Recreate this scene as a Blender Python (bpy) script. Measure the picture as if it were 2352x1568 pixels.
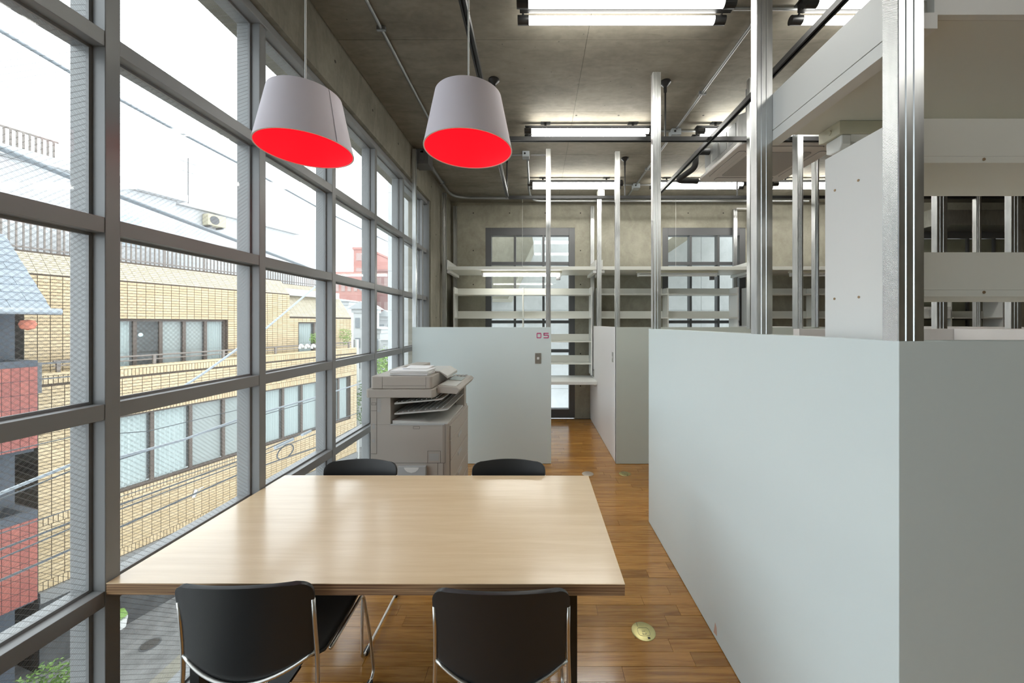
import bpy, math, random
from mathutils import Vector, Matrix
random.seed(7)
C = bpy.context.scene.collection
SC = bpy.context.scene
for o in list(bpy.data.objects): bpy.data.objects.remove(o)
# ------------------------------------------------------------------ camera, sky, exposure
EYE = 1.62
F, VX, VY = 850.0, 1231.0, 742.0        # focal length and vanishing point read off the photograph (2352x1568)
cam = bpy.data.cameras.new('camera'); camo = bpy.data.objects.new('camera', cam); C.objects.link(camo)
camo.location = (0, 0, EYE); camo.rotation_euler = (math.pi/2, 0, 0)
cam.sensor_width = 36; cam.lens = F/2352*36
cam.shift_x = -(VX-1176)/2352; cam.shift_y = -(784-VY)/2352
cam.clip_start = .05; cam.clip_end = 800
SC.camera = camo
w = bpy.data.worlds.new('overcast_sky'); SC.world = w; w.use_nodes = True
wn = w.node_tree; wn.nodes.clear()
wo = wn.nodes.new('ShaderNodeOutputWorld'); wb = wn.nodes.new('ShaderNodeBackground')
wg = wn.nodes.new('ShaderNodeTexGradient'); wt = wn.nodes.new('ShaderNodeTexCoord')
wr = wn.nodes.new('ShaderNodeValToRGB'); ws = wn.nodes.new('ShaderNodeSeparateXYZ')
wn.links.new(wt.outputs['Generated'], ws.inputs[0]); wn.links.new(ws.outputs['Z'], wr.inputs[0])
wr.color_ramp.elements[0].position = 0; wr.color_ramp.elements[0].color = (.90, .94, 1.0, 1)
wr.color_ramp.elements[1].position = 1; wr.color_ramp.elements[1].color = (.98, .99, 1.0, 1)
wn.links.new(wr.outputs[0], wb.inputs[0]); wb.inputs[1].default_value = 2.9
wn.links.new(wb.outputs[0], wo.inputs[0])
TUBE_POWER = 19.0
SC.view_settings.view_transform = 'Standard'; SC.view_settings.look = 'None'
SC.view_settings.exposure = 0.54; SC.view_settings.gamma = 1; SC.view_settings.use_curve_mapping = False

# ------------------------------------------------------------------ helpers
def pxx(px, d): return (px-VX)*d/F              # real x of something seen at column px and standing at depth d
def pzz(py, d): return EYE+(VY-py)*d/F
class MB:
    def __init__(s): s.v = []; s.f = []
    def add(s, vs, fs):
        b = len(s.v); s.v += [tuple(p) for p in vs]; s.f += [tuple(i+b for i in f) for f in fs]; return s
    def box(s, x0, x1, y0, y1, z0, z1):
        return s.add([(x0,y0,z0),(x1,y0,z0),(x1,y1,z0),(x0,y1,z0),(x0,y0,z1),(x1,y0,z1),(x1,y1,z1),(x0,y1,z1)],
              [(0,3,2,1),(4,5,6,7),(0,1,5,4),(1,2,6,5),(2,3,7,6),(3,0,4,7)])
    def prism(s, poly, a, b, axis='z'):         # polygon (2-D) pushed from a to b along an axis
        n = len(poly)
        def P(p, h):
            return (p[0],p[1],h) if axis=='z' else ((p[0],h,p[1]) if axis=='y' else (h,p[0],p[1]))
        vs = [P(p,a) for p in poly]+[P(p,b) for p in poly]
        return s.add(vs, [tuple(range(n))[::-1], tuple(range(n,2*n))]+[(i,(i+1)%n,n+(i+1)%n,n+i) for i in range(n)])
    def tube(s, pts, r, n=10, cap=True, closed=False):
        pts = [Vector(p) for p in pts]; m = len(pts); vs = []; up = None
        for i, p in enumerate(pts):
            if closed: t = (pts[(i+1)%m]-pts[i-1])
            else: t = (pts[min(i+1,m-1)]-pts[max(i-1,0)])
            t.normalize()
            if up is None:
                up = Vector((0,0,1)) if abs(t.z) < .9 else Vector((1,0,0))
            a = up-t*up.dot(t)
            if a.length < 1e-5: a = Vector((0,1,0))-t*t.y
            a.normalize(); b = t.cross(a); up = a
            rr = r[i] if isinstance(r, (list,tuple)) else r
            for k in range(n):
                q = 2*math.pi*k/n; vs.append(p+a*math.cos(q)*rr+b*math.sin(q)*rr)
        fs = []
        for i in range(m if closed else m-1):
            for k in range(n):
                j = (i+1)%m
                fs.append((i*n+k, i*n+(k+1)%n, j*n+(k+1)%n, j*n+k))
        if cap and not closed: fs += [tuple(range(n))[::-1], tuple((m-1)*n+k for k in range(n))]
        return s.add(vs, fs)
    def cyl(s, p, q, r, n=12): return s.tube([p,q], r, n)
    def lathe(s, prof, c=(0,0,0), n=32, cap=False):
        vs = []; m = len(prof)
        for r, z in prof:
            for k in range(n):
                a = 2*math.pi*k/n; vs.append((c[0]+r*math.cos(a), c[1]+r*math.sin(a), c[2]+z))
        fs = [(i*n+k, i*n+(k+1)%n, (i+1)*n+(k+1)%n, (i+1)*n+k) for i in range(m-1) for k in range(n)]
        if cap: fs += [tuple(range(n))[::-1], tuple((m-1)*n+k for k in range(n))]
        return s.add(vs, fs)
    def grid(s, P):                              # rows of points
        R = len(P); K = len(P[0])
        return s.add([p for r in P for p in r], [(i*K+j,i*K+j+1,(i+1)*K+j+1,(i+1)*K+j) for i in range(R-1) for j in range(K-1)])
def mesh(name, mb, m, smooth=False):
    me = bpy.data.meshes.new(name); me.from_pydata(mb.v, [], mb.f); me.validate()
    if m: me.materials.append(m)
    import bmesh
    bm = bmesh.new(); bm.from_mesh(me); bmesh.ops.recalc_face_normals(bm, faces=bm.faces); bm.to_mesh(me); bm.free()
    if smooth:
        for p in me.polygons: p.use_smooth = True
        if smooth != 'all':
            try: me.set_sharp_from_angle(angle=math.radians(40))
            except Exception: pass
    return me
def wloc(o):
    v = Vector((0,0,0))
    while o: v += Vector(o.location); o = o.parent
    return v
def tag(o, label=None, cat=None, group=None, kind=None):
    if label: o['label'] = label
    if cat: o['category'] = cat
    if group: o['group'] = group
    if kind: o['kind'] = kind
    return o
def thing(name, label, cat, loc=(0,0,0), rotz=0, group=None):
    o = bpy.data.objects.new(name, None); o.empty_display_size = .1; C.objects.link(o)
    o.location = loc; o.rotation_euler = (0,0,rotz)
    return tag(o, label, cat, group)
def bev(o, wd, seg=2):
    b = o.modifiers.new('bevel', 'BEVEL'); b.width = wd; b.segments = seg; b.limit_method = 'ANGLE'
    b.angle_limit = math.radians(40); return o
def part(name, mb, m, par, world=False, smooth=False, bevel=0, label=None, kind=None):
    if world:
        w_ = wloc(par); mb.v = [(v[0]-w_.x, v[1]-w_.y, v[2]-w_.z) for v in mb.v]
    o = bpy.data.objects.new(name, mesh(name, mb, m, smooth)); C.objects.link(o); o.parent = par
    if bevel: bev(o, bevel)
    if label: o['label'] = label
    if kind: o['kind'] = kind
    return o
def inst(name, me, par, loc, rot=None):
    o = bpy.data.objects.new(name, me); C.objects.link(o); o.parent = par; o.location = loc
    if rot: o.rotation_euler = rot
    return o
def solo(name, mb, m, label=None, cat=None, group=None, kind=None, smooth=False, bevel=0):
    xs = [v[0] for v in mb.v]; ys = [v[1] for v in mb.v]; z0 = min(v[2] for v in mb.v)
    c = ((min(xs)+max(xs))/2, (min(ys)+max(ys))/2, z0)
    mb.v = [(v[0]-c[0], v[1]-c[1], v[2]-c[2]) for v in mb.v]
    o = bpy.data.objects.new(name, mesh(name, mb, m, smooth)); C.objects.link(o); o.location = c
    if bevel: bev(o, bevel)
    return tag(o, label, cat, group, kind)
def copy_tree(o, loc=None, rotz=None, label=None, par=None):
    c = o.copy(); C.objects.link(c); c.parent = par
    if loc is not None: c.location = loc
    if rotz is not None: c.rotation_euler = (0,0,rotz)
    if label: c['label'] = label
    for ch in list(o.children):
        copy_tree(ch, par=c)
    return c

# ------------------------------------------------------------------ materials
def nt(m): return m.node_tree.nodes, m.node_tree.links
def mat(name, col, rough=.6, metal=0, spec=.5, noise=0, scale=8, bump=0, bscale=60, emit=None, es=0, coat=0, trans=0, alpha=1):
    m = bpy.data.materials.new(name); m.use_nodes = True; N, L = nt(m); b = N['Principled BSDF']
    b.inputs['Base Color'].default_value = (*col, 1); b.inputs['Roughness'].default_value = rough
    b.inputs['Metallic'].default_value = metal; b.inputs['Specular IOR Level'].default_value = spec
    if coat: b.inputs['Coat Weight'].default_value = coat; b.inputs['Coat Roughness'].default_value = .15
    tc = N.new('ShaderNodeTexCoord')
    if noise:
        t = N.new('ShaderNodeTexNoise'); t.inputs['Scale'].default_value = scale; t.inputs['Detail'].default_value = 6
        L.new(tc.outputs['Object'], t.inputs['Vector'])
        x = N.new('ShaderNodeMapRange'); x.inputs[1].default_value = .3; x.inputs[2].default_value = .7
        x.inputs[3].default_value = 1-noise; x.inputs[4].default_value = 1+noise
        L.new(t.outputs[0], x.inputs[0])
        h = N.new('ShaderNodeHueSaturation'); h.inputs['Color'].default_value = (*col, 1)
        L.new(x.outputs[0], h.inputs['Value']); L.new(h.outputs[0], b.inputs['Base Color'])
    if bump:
        t = N.new('ShaderNodeTexNoise'); t.inputs['Scale'].default_value = bscale; t.inputs['Detail'].default_value = 4
        L.new(tc.outputs['Object'], t.inputs['Vector'])
        p = N.new('ShaderNodeBump'); p.inputs['Strength'].default_value = bump; p.inputs['Distance'].default_value = .004
        L.new(t.outputs[0], p.inputs['Height']); L.new(p.outputs[0], b.inputs['Normal'])
    if emit: b.inputs['Emission Color'].default_value = (*emit, 1); b.inputs['Emission Strength'].default_value = es
    return m
def math_node(N, L, op, a, b=None, c=None):
    n = N.new('ShaderNodeMath'); n.operation = op
    for i, v in enumerate((a, b, c)):
        if v is None: continue
        if isinstance(v, (int, float)): n.inputs[i].default_value = v
        else: L.new(v, n.inputs[i])
    return n.outputs[0]
def concrete(name, a, b, sc=1.0):
    m = bpy.data.materials.new(name); m.use_nodes = True; N, L = nt(m); B = N['Principled BSDF']
    tc = N.new('ShaderNodeTexCoord')
    g = N.new('ShaderNodeNewGeometry')
    mp = N.new('ShaderNodeMapping'); mp.inputs['Scale'].default_value = (.6, 1.6, .45); L.new(g.outputs['Position'], mp.inputs[0])
    n1 = N.new('ShaderNodeTexNoise'); n1.inputs['Scale'].default_value = 1.6*sc; n1.inputs['Detail'].default_value = 9; n1.inputs['Roughness'].default_value = .62
    n2 = N.new('ShaderNodeTexNoise'); n2.inputs['Scale'].default_value = 26*sc; n2.inputs['Detail'].default_value = 5
    n3 = N.new('ShaderNodeTexNoise'); n3.inputs['Scale'].default_value = 7*sc; n3.inputs['Detail'].default_value = 8; n3.inputs['Distortion'].default_value = 1.5
    L.new(mp.outputs[0], n1.inputs[0]); L.new(g.outputs['Position'], n2.inputs[0]); L.new(mp.outputs[0], n3.inputs[0])
    r = N.new('ShaderNodeValToRGB'); r.color_ramp.elements[0].position = .3; r.color_ramp.elements[1].position = .68
    r.color_ramp.elements[0].color = (*a, 1); r.color_ramp.elements[1].color = (*b, 1)
    s = math_node(N, L, 'MULTIPLY', n1.outputs[0], .62)
    s = math_node(N, L, 'MULTIPLY_ADD', n2.outputs[0], .12, s); s = math_node(N, L, 'MULTIPLY_ADD', n3.outputs[0], .26, s)
    L.new(s, r.inputs[0])
    # sparse dark pock marks
    v = N.new('ShaderNodeTexVoronoi'); v.inputs['Scale'].default_value = 9*sc; L.new(g.outputs['Position'], v.inputs[0])
    p = N.new('ShaderNodeMapRange'); p.inputs[1].default_value = .03; p.inputs[2].default_value = .06; p.inputs[3].default_value = .55; p.inputs[4].default_value = 1
    L.new(v.outputs['Distance'], p.inputs[0])
    h = N.new('ShaderNodeHueSaturation'); L.new(r.outputs[0], h.inputs['Color']); L.new(p.outputs[0], h.inputs['Value'])
    L.new(h.outputs[0], B.inputs['Base Color']); B.inputs['Roughness'].default_value = .72; B.inputs['Specular IOR Level'].default_value = .35
    bp = N.new('ShaderNodeBump'); bp.inputs['Strength'].default_value = .35; bp.inputs['Distance'].default_value = .006
    L.new(n3.outputs[0], bp.inputs['Height']); L.new(bp.outputs[0], B.inputs['Normal'])
    return m
def wood(name, a, b, axis=0, rough=.3, ring=1.0, vary=.25, coat=.4, stretch=.09, crough=.12):
    m = bpy.data.materials.new(name); m.use_nodes = True; N, L = nt(m); B = N['Principled BSDF']
    g = N.new('ShaderNodeNewGeometry'); oi = N.new('ShaderNodeObjectInfo')
    rnd = math_node(N, L, 'ADD', g.outputs['Random Per Island'], oi.outputs['Random']); rnd = math_node(N, L, 'FRACT', rnd)
    sc = [1.0, 1.0, 1.0]; sc[axis] = stretch
    mp = N.new('ShaderNodeMapping'); mp.inputs['Scale'].default_value = tuple(sc); L.new(g.outputs['Position'], mp.inputs[0])
    cm = N.new('ShaderNodeCombineXYZ'); L.new(math_node(N, L, 'MULTIPLY', rnd, 37.0), cm.inputs[0]); L.new(math_node(N, L, 'MULTIPLY', rnd, 11.0), cm.inputs[2])
    L.new(cm.outputs[0], mp.inputs[1])
    n1 = N.new('ShaderNodeTexNoise'); n1.inputs['Scale'].default_value = 26*ring; n1.inputs['Detail'].default_value = 7; n1.inputs['Distortion'].default_value = 1.2
    n2 = N.new('ShaderNodeTexNoise'); n2.inputs['Scale'].default_value = 160*ring; n2.inputs['Detail'].default_value = 3
    L.new(mp.outputs[0], n1.inputs[0]); L.new(mp.outputs[0], n2.inputs[0])
    s = math_node(N, L, 'MULTIPLY', n1.outputs[0], .75); s = math_node(N, L, 'MULTIPLY_ADD', n2.outputs[0], .25, s)
    r = N.new('ShaderNodeValToRGB'); r.color_ramp.elements[0].position = .34; r.color_ramp.elements[1].position = .64
    r.color_ramp.elements[0].color = (*a, 1); r.color_ramp.elements[1].color = (*b, 1); L.new(s, r.inputs[0])
    h = N.new('ShaderNodeHueSaturation'); L.new(r.outputs[0], h.inputs['Color'])
    L.new(math_node(N, L, 'MULTIPLY_ADD', rnd, vary, 1-vary/2), h.inputs['Value'])
    L.new(h.outputs[0], B.inputs['Base Color']); B.inputs['Roughness'].default_value = rough
    B.inputs['Coat Weight'].default_value = coat; B.inputs['Coat Roughness'].default_value = crough
    bp = N.new('ShaderNodeBump'); bp.inputs['Strength'].default_value = .08; bp.inputs['Distance'].default_value = .002
    L.new(s, bp.inputs['Height']); L.new(bp.outputs[0], B.inputs['Normal'])
    return m
def island_tile(name, a, b, rough=.3):
    m = bpy.data.materials.new(name); m.use_nodes = True; N, L = nt(m); B = N['Principled BSDF']
    g = N.new('ShaderNodeNewGeometry'); oi = N.new('ShaderNodeObjectInfo')
    rnd = math_node(N, L, 'FRACT', math_node(N, L, 'ADD', g.outputs['Random Per Island'], oi.outputs['Random']))
    r = N.new('ShaderNodeMix'); r.data_type = 'RGBA'; L.new(rnd, r.inputs[0]); r.inputs[6].default_value = (*a, 1); r.inputs[7].default_value = (*b, 1)
    L.new(r.outputs[2], B.inputs['Base Color']); B.inputs['Roughness'].default_value = rough
    return m
def pane_mat(name, wired, tint=(.93, .96, .96), ior=1.5, dust=.06):
    m = bpy.data.materials.new(name); m.use_nodes = True; N, L = nt(m)
    N.remove(N['Principled BSDF']); out = N['Material Output']
    tr = N.new('ShaderNodeBsdfTransparent'); tr.inputs[0].default_value = (*tint, 1)
    gl = N.new('ShaderNodeBsdfGlossy'); gl.inputs['Roughness'].default_value = .02
    lw = N.new('ShaderNodeLayerWeight'); lw.inputs[0].default_value = .5
    f5 = math_node(N, L, 'MULTIPLY_ADD', math_node(N, L, 'POWER', lw.outputs['Facing'], 4.0), .45, .022)   # Schlick curve of one glass face
    mx = N.new('ShaderNodeMixShader'); L.new(f5, mx.inputs[0]); L.new(tr.outputs[0], mx.inputs[1]); L.new(gl.outputs[0], mx.inputs[2])
    g = N.new('ShaderNodeNewGeometry')
    # faint dust film, a little heavier along one low edge of the pane
    df = N.new('ShaderNodeBsdfDiffuse'); df.inputs[0].default_value = (.72, .75, .76, 1)
    nz = N.new('ShaderNodeTexNoise'); nz.inputs['Scale'].default_value = 5; nz.inputs['Detail'].default_value = 5; L.new(g.outputs['Position'], nz.inputs[0])
    dd = math_node(N, L, 'MULTIPLY', nz.outputs[0], dust)
    m2 = N.new('ShaderNodeMixShader'); L.new(dd, m2.inputs[0]); L.new(mx.outputs[0], m2.inputs[1]); L.new(df.outputs[0], m2.inputs[2])
    last = m2
    if wired:
        sp = N.new('ShaderNodeSeparateXYZ'); L.new(g.outputs['Position'], sp.inputs[0])
        acc = None
        for sg in (1, -1):
            a = math_node(N, L, 'MULTIPLY_ADD', sp.outputs['Y'], .9*sg, sp.outputs['Z'])
            a = math_node(N, L, 'FRACT', math_node(N, L, 'DIVIDE', a, .0195))
            a = math_node(N, L, 'ABSOLUTE', math_node(N, L, 'SUBTRACT', a, .5))
            a = math_node(N, L, 'LESS_THAN', a, .026)
            acc = a if acc is None else math_node(N, L, 'MAXIMUM', acc, a)
        wd = N.new('ShaderNodeBsdfDiffuse'); wd.inputs[0].default_value = (.42, .43, .43, 1)
        m3 = N.new('ShaderNodeMixShader'); L.new(math_node(N, L, 'MULTIPLY', acc, .75), m3.inputs[0]); L.new(m2.outputs[0], m3.inputs[1]); L.new(wd.outputs[0], m3.inputs[2])
        last = m3
    L.new(last.outputs[0], out.inputs[0])
    return m
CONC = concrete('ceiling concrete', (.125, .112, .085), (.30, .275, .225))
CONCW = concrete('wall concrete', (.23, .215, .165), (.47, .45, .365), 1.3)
CONCL = concrete('backlit beam concrete', (.135, .125, .097), (.31, .29, .235), 1.5)  # darker copy of the wall concrete, backlit shade set in its colour
CONCX = concrete('outside concrete', (.45, .47, .47), (.66, .68, .68), 1.1)
FRAME = mat('grey painted steel', (.225, .23, .232), .34, noise=.06, scale=3)
FRAME2 = mat('dark grey sash', (.11, .112, .115), .42)
FLOOR = wood('oak floor', (.31, .125, .020), (.53, .26, .058), 0, .20, 1.5, .34, .5, .06)
FLOORB = mat('dark floor joint', (.05, .022, .008), .8)
MAPLE = wood('maple laminate', (.68, .505, .305), (.76, .59, .38), 0, .36, .8, 0, 1.0, .07, .19)
WHITE = mat('white painted board', (.76, .765, .74), .42, noise=.02, scale=1.5)
CREAM = mat('cream-lit shelf board', (.72, .725, .665), .40)  # cream tint holds the light falling on the far shelves
PART = mat('pale blue green partition paint', (.70, .785, .785), .36, noise=.015, scale=.8, bump=.02, bscale=90)
WPART = mat('white partition paint', (.82, .80, .79), .42)
BLACK = mat('black plastic shell', (.015, .017, .019), .42, bump=.05, bscale=300)
BLK = mat('black painted metal', (.012, .012, .012), .38)
BLKF = mat('black floor strip', (.01, .01, .01), .5)
CHROME = mat('satin chrome tube', (.68, .67, .64), .32, 1)
STEEL = mat('stainless plate', (.46, .45, .42), .35, 1)
BRASS = mat('brass cover', (.62, .56, .27), .38, 1, noise=.1, scale=30)
CONDUIT = mat('zinc conduit', (.30, .31, .31), .42, .7)
DARKGLASS = mat('dark window glass', (.035, .04, .04), .08, spec=.8)
def galv():
    m = bpy.data.materials.new('galvanized steel'); m.use_nodes = True; N, L = nt(m); B = N['Principled BSDF']
    g = N.new('ShaderNodeNewGeometry'); mp = N.new('ShaderNodeMapping'); mp.inputs['Scale'].default_value = (45, 45, 9); L.new(g.outputs['Position'], mp.inputs[0])
    n = N.new('ShaderNodeTexNoise'); n.inputs['Scale'].default_value = 1; n.inputs['Detail'].default_value = 6; L.new(mp.outputs[0], n.inputs[0])
    r = N.new('ShaderNodeValToRGB'); r.color_ramp.elements[0].position = .3; r.color_ramp.elements[1].position = .7
    r.color_ramp.elements[0].color = (.56, .575, .58, 1); r.color_ramp.elements[1].color = (.68, .695, .69, 1)
    L.new(n.outputs[0], r.inputs[0]); L.new(r.outputs[0], B.inputs['Base Color'])
    B.inputs['Metallic'].default_value = 1
    rr = N.new('ShaderNodeMapRange'); rr.inputs[3].default_value = .24; rr.inputs[4].default_value = .40; L.new(n.outputs[0], rr.inputs[0]); L.new(rr.outputs[0], B.inputs['Roughness'])
    w2 = N.new('ShaderNodeTexNoise'); w2.inputs['Scale'].default_value = 3.0; w2.inputs['Detail'].default_value = 2; L.new(g.outputs['Position'], w2.inputs[0])
    bp = N.new('ShaderNodeBump'); bp.inputs['Strength'].default_value = .10; bp.inputs['Distance'].default_value = .008; L.new(w2.outputs[0], bp.inputs['Height']); L.new(bp.outputs[0], B.inputs['Normal'])
    return m
def knurl():
    m = galv(); m.name = 'knurled galvanized steel'; N, L = nt(m); B = N['Principled BSDF']
    g = N.new('ShaderNodeNewGeometry'); s = N.new('ShaderNodeSeparateXYZ'); L.new(g.outputs['Position'], s.inputs[0])
    a = math_node(N, L, 'SINE', math_node(N, L, 'MULTIPLY', s.outputs['Z'], 1500)); b = math_node(N, L, 'SINE', math_node(N, L, 'MULTIPLY', s.outputs['Y'], 1500))
    p = math_node(N, L, 'MULTIPLY', a, b); bp = N.new('ShaderNodeBump'); bp.inputs['Strength'].default_value = .45; bp.inputs['Distance'].default_value = .001
    L.new(p, bp.inputs['Height']); L.new(bp.outputs[0], B.inputs['Normal']); return m
GALV = galv(); KNURL = knurl()
WGLASS = pane_mat('wired glass', True); GLASS = pane_mat('clear glass', False)
TUBE = mat('lit fluorescent tube', (.9, .9, .88), .4, emit=(1.0, .985, .93), es=TUBE_POWER)
TUBEOFF = mat('unlit fluorescent tube', (.86, .87, .85), .3)
PLY = bpy.data.materials.new('plywood edge'); PLY.use_nodes = True
N, L = nt(PLY); g = N.new('ShaderNodeNewGeometry'); s = N.new('ShaderNodeSeparateXYZ'); L.new(g.outputs['Position'], s.inputs[0])
nz = N.new('ShaderNodeTexNoise'); nz.inputs['Scale'].default_value = 1; mpp = N.new('ShaderNodeMapping'); mpp.inputs['Scale'].default_value = (2.5, 2.5, 420)
L.new(g.outputs['Position'], mpp.inputs[0]); L.new(mpp.outputs[0], nz.inputs[0]); nz.inputs['Detail'].default_value = 4
rp = N.new('ShaderNodeValToRGB'); rp.color_ramp.elements[0].position = .38; rp.color_ramp.elements[0].color = (.13, .055, .03, 1)
rp.color_ramp.elements[1].position = .62; rp.color_ramp.elements[1].color = (.50, .32, .17, 1)
L.new(nz.outputs[0], rp.inputs[0]); L.new(rp.outputs[0], N['Principled BSDF'].inputs['Base Color']); N['Principled BSDF'].inputs['Roughness'].default_value = .6

# ================================================================== ROOM SHELL
X0, X1R, YB, YF, ZC = -1.443, 9.3, 6.32, -2.9, 3.68
# floor: base, single oak planks where they can be told apart, the rest joined
fl = solo('floor', MB().box(X0-.05, X1R, YF, YB, -.10, -.008), FLOORB, kind='structure')
PW, big, rest = .0762, 0, MB()
rows = int((YB-YF)/PW)
row_edges = []
for i in range(rows):
    y = YF+i*PW; x = -1.113-random.random()*.5
    while x < X1R:
        ln = random.choice([.46, .52, .60, .60, .75, .91])
        a, b = max(x, -1.112), min(x+ln, X1R)
        if b-a > .03:
            zt = random.uniform(-.0006, .0006)
            bx = MB().box(a+.0007, b-.0007, y+.0007, y+PW-.0007, -.0085, zt)
            if 1.62 < y < 3.45 and a < .93 and b > -1.15 and big < 285:
                part('plank', bx, FLOOR, fl, world=True); big += 1
            else: rest.add(bx.v, bx.f)
        x += ln
part('plank', rest, FLOOR, fl, world=True, kind='stuff')
solo('trim_1', MB().box(-1.50, -1.115, YF, 5.05, -.09, .001), BLKF, kind='structure')
# ceiling: slab with form-board panels
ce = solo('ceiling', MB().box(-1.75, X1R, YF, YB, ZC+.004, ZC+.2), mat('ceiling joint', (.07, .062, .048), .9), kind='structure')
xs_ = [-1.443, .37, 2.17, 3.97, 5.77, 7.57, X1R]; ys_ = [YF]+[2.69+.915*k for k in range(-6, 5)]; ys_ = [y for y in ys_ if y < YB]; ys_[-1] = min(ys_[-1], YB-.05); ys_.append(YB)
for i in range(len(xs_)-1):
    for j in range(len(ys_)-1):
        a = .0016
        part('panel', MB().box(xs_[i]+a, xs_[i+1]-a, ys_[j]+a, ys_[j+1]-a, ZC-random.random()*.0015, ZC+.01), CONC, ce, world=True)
HOLE = mat('tie hole shade', (.06, .055, .045), .9)
def hole(p, q, par): # tie hole as a plain dark disc, shade of the recess put in its colour
    d = (Vector(q)-Vector(p)).normalized()
    mb = MB().cyl(Vector(p)-d*.004, Vector(p)+d*.001, .011, 10)
    part('tie_hole', mb, HOLE, par, world=True)
for k in range(14):
    for yy in (3.67, 1.84, 5.5): hole((-.02-.42*2+k*.42, yy, ZC), (-.02-.42*2+k*.42, yy, ZC-.1), ce)
# left wall: beam over the window, solid end, sill below floor
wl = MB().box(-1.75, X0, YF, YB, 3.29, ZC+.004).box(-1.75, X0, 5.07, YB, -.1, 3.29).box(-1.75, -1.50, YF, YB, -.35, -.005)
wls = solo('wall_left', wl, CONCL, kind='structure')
for k in range(12): hole((X0, -1.0+k*.61, 3.50), (0, -1.0+k*.61, 3.5), wls)
for z in (.6, 1.1, 1.7, 2.3, 2.9): hole((X0, 5.35, z), (0, 5.35, z), wls)
# back wall with the openings of the windows
ops = [(-.8625, .665, -.02, 3.25), (2.16, 3.58, -.02, 3.25), (6.45, 8.3, -.02, 3.2)]
wb_ = MB(); x = -1.75
for a, b, z0, z1 in ops:
    wb_.box(x, a, YB, YB+.22, -.1, ZC+.2); wb_.box(a, b, YB, YB+.22, z1, ZC+.2); x = b
wb_.box(x, X1R+.2, YB, YB+.22, -.1, ZC+.2)
wbk = solo('wall_back', wb_, CONCW, kind='structure')
for z in (.55, 1.1, 1.72, 2.28, 2.86, 3.5):
    for x in (-1.07, -.45, .16, .76, 1.37, 1.98, 2.6, 3.2, 3.82, 4.43, 5.04, 5.65, 6.26):
        if any(a-.05 < x < b+.05 and z < z1+.05 for a, b, z0, z1 in ops): continue
        hole((x, YB, z), (x, YB-.1, z), wbk)
solo('wall_right', MB().box(X1R, X1R+.2, YF, YB+.2, -.1, ZC+.2), CONCW, kind='structure')
solo('wall_front', MB().box(-1.75, X1R+.2, YF-.2, YF, -.1, ZC+.2), CONCW, kind='structure')

# ------------------------------------------------------------------ the big window wall
win = thing('window_1', None, None, (-1.55, 1.3, 0)); win['kind'] = 'structure'
MY = [1.282+.7155*k for k in range(-5, 6)]          # near edge of each mullion
ZT = [.665, 1.312, 1.960, 2.606]                    # transom centres
for y in MY:
    part('mullion', MB().box(-1.547, -1.492, y, y+.047, .045, 3.24).box(-1.615, -1.553, y, y+.047, .045, 3.24), FRAME, win, world=True, bevel=.002)
edges = [YF]+[v for y in MY for v in (y, y+.047)]+[5.07]
segs = [(edges[i], edges[i+1]) for i in range(0, len(edges), 2)]
for a, b in segs:
    for z in ZT:
        part('transom', MB().box(-1.547, -1.494, a, b, z-.027, z+.027).box(-1.612, -1.553, a, b, z-.024, z+.024), FRAME, win, world=True, bevel=.0015)
    zz = [.045]+[v for z in ZT for v in (z-.027, z+.027)]+[3.24]
    for k in range(0, len(zz), 2):
        part('pane', MB().box(-1.553, -1.547, a-.001, b+.001, zz[k]-.001, zz[k+1]+.001), WGLASS, win, world=True)
        # thin glazing bead round the pane
        bd = MB(); t = .010
        for (c, d, e, f) in ((a, a+t, zz[k], zz[k+1]), (b-t, b, zz[k], zz[k+1]), (a+t, b-t, zz[k], zz[k]+t), (a+t, b-t, zz[k+1]-t, zz[k+1])):
            bd.box(-1.547, -1.537, c, d, e, f)
        part('bead', bd, FRAME, win, world=True)
part('window_frame', MB().box(-1.62, -1.480, YF, 5.07, 3.24, 3.29).box(-1.62, -1.485, YF, 5.07, 0.0, .045).box(-1.62, -1.46, 5.052, 5.07, 0, 3.29), FRAME, win, world=True, bevel=.002)

# ------------------------------------------------------------------ back windows
FROST = mat('pale greenish boarded pane', (.26, .27, .20), .6, noise=.15, scale=4)
def back_window(n, a, b, z1, cols, rows_, lower=True):
    w_ = thing('window_%d' % n, None, None, ((a+b)/2, YB+.1, 0)); w_['kind'] = 'structure'
    y0, y1 = YB+.002, YB+.13
    part('window_frame', MB().box(a, a+.10, y0, y1, 0, z1).box(b-.10, b, y0, y1, 0, z1).box(a+.10, b-.10, y0, y1, z1-.13, z1).box(a+.10, b-.10, y0, y1, 0, .15), FRAME2 if n == 2 else FRAME2, w_, world=True, bevel=.003)
    xs = [a+.10]+cols+[b-.10]
    for x in cols: part('mullion', MB().box(x-.018, x+.018, y0+.01, y1-.01, .15, z1-.13), FRAME2, w_, world=True)
    for z in rows_: part('transom', MB().box(a+.10, b-.10, y0+.012, y1-.012, z-.026, z+.026), FRAME2, w_, world=True)
    zs = [.15]+rows_+[z1-.13]
    for i in range(len(xs)-1):
        for j in range(len(zs)-1):
            part('pane', MB().box(xs[i]+.004, xs[i+1]-.004, y0+.04, y0+.046, zs[j]+.004, zs[j+1]-.004), FROST if n == 4 else GLASS, w_, world=True)
back_window(2, -.8625, .665, 3.25, [pxx(1183, 6.4), pxx(1248, 6.4)], [pzz(805, 6.4), pzz(739, 6.4), pzz(606, 6.4)])
back_window(3, 2.16, 3.58, 3.25, [pxx(1583, 6.4), pxx(1646, 6.4)], [pzz(805, 6.4), pzz(739, 6.4), pzz(606, 6.4)])
back_window(4, 6.45, 8.3, 3.2, [6.95, 7.4, 7.85], [1.0, 1.7, 2.3])
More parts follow.
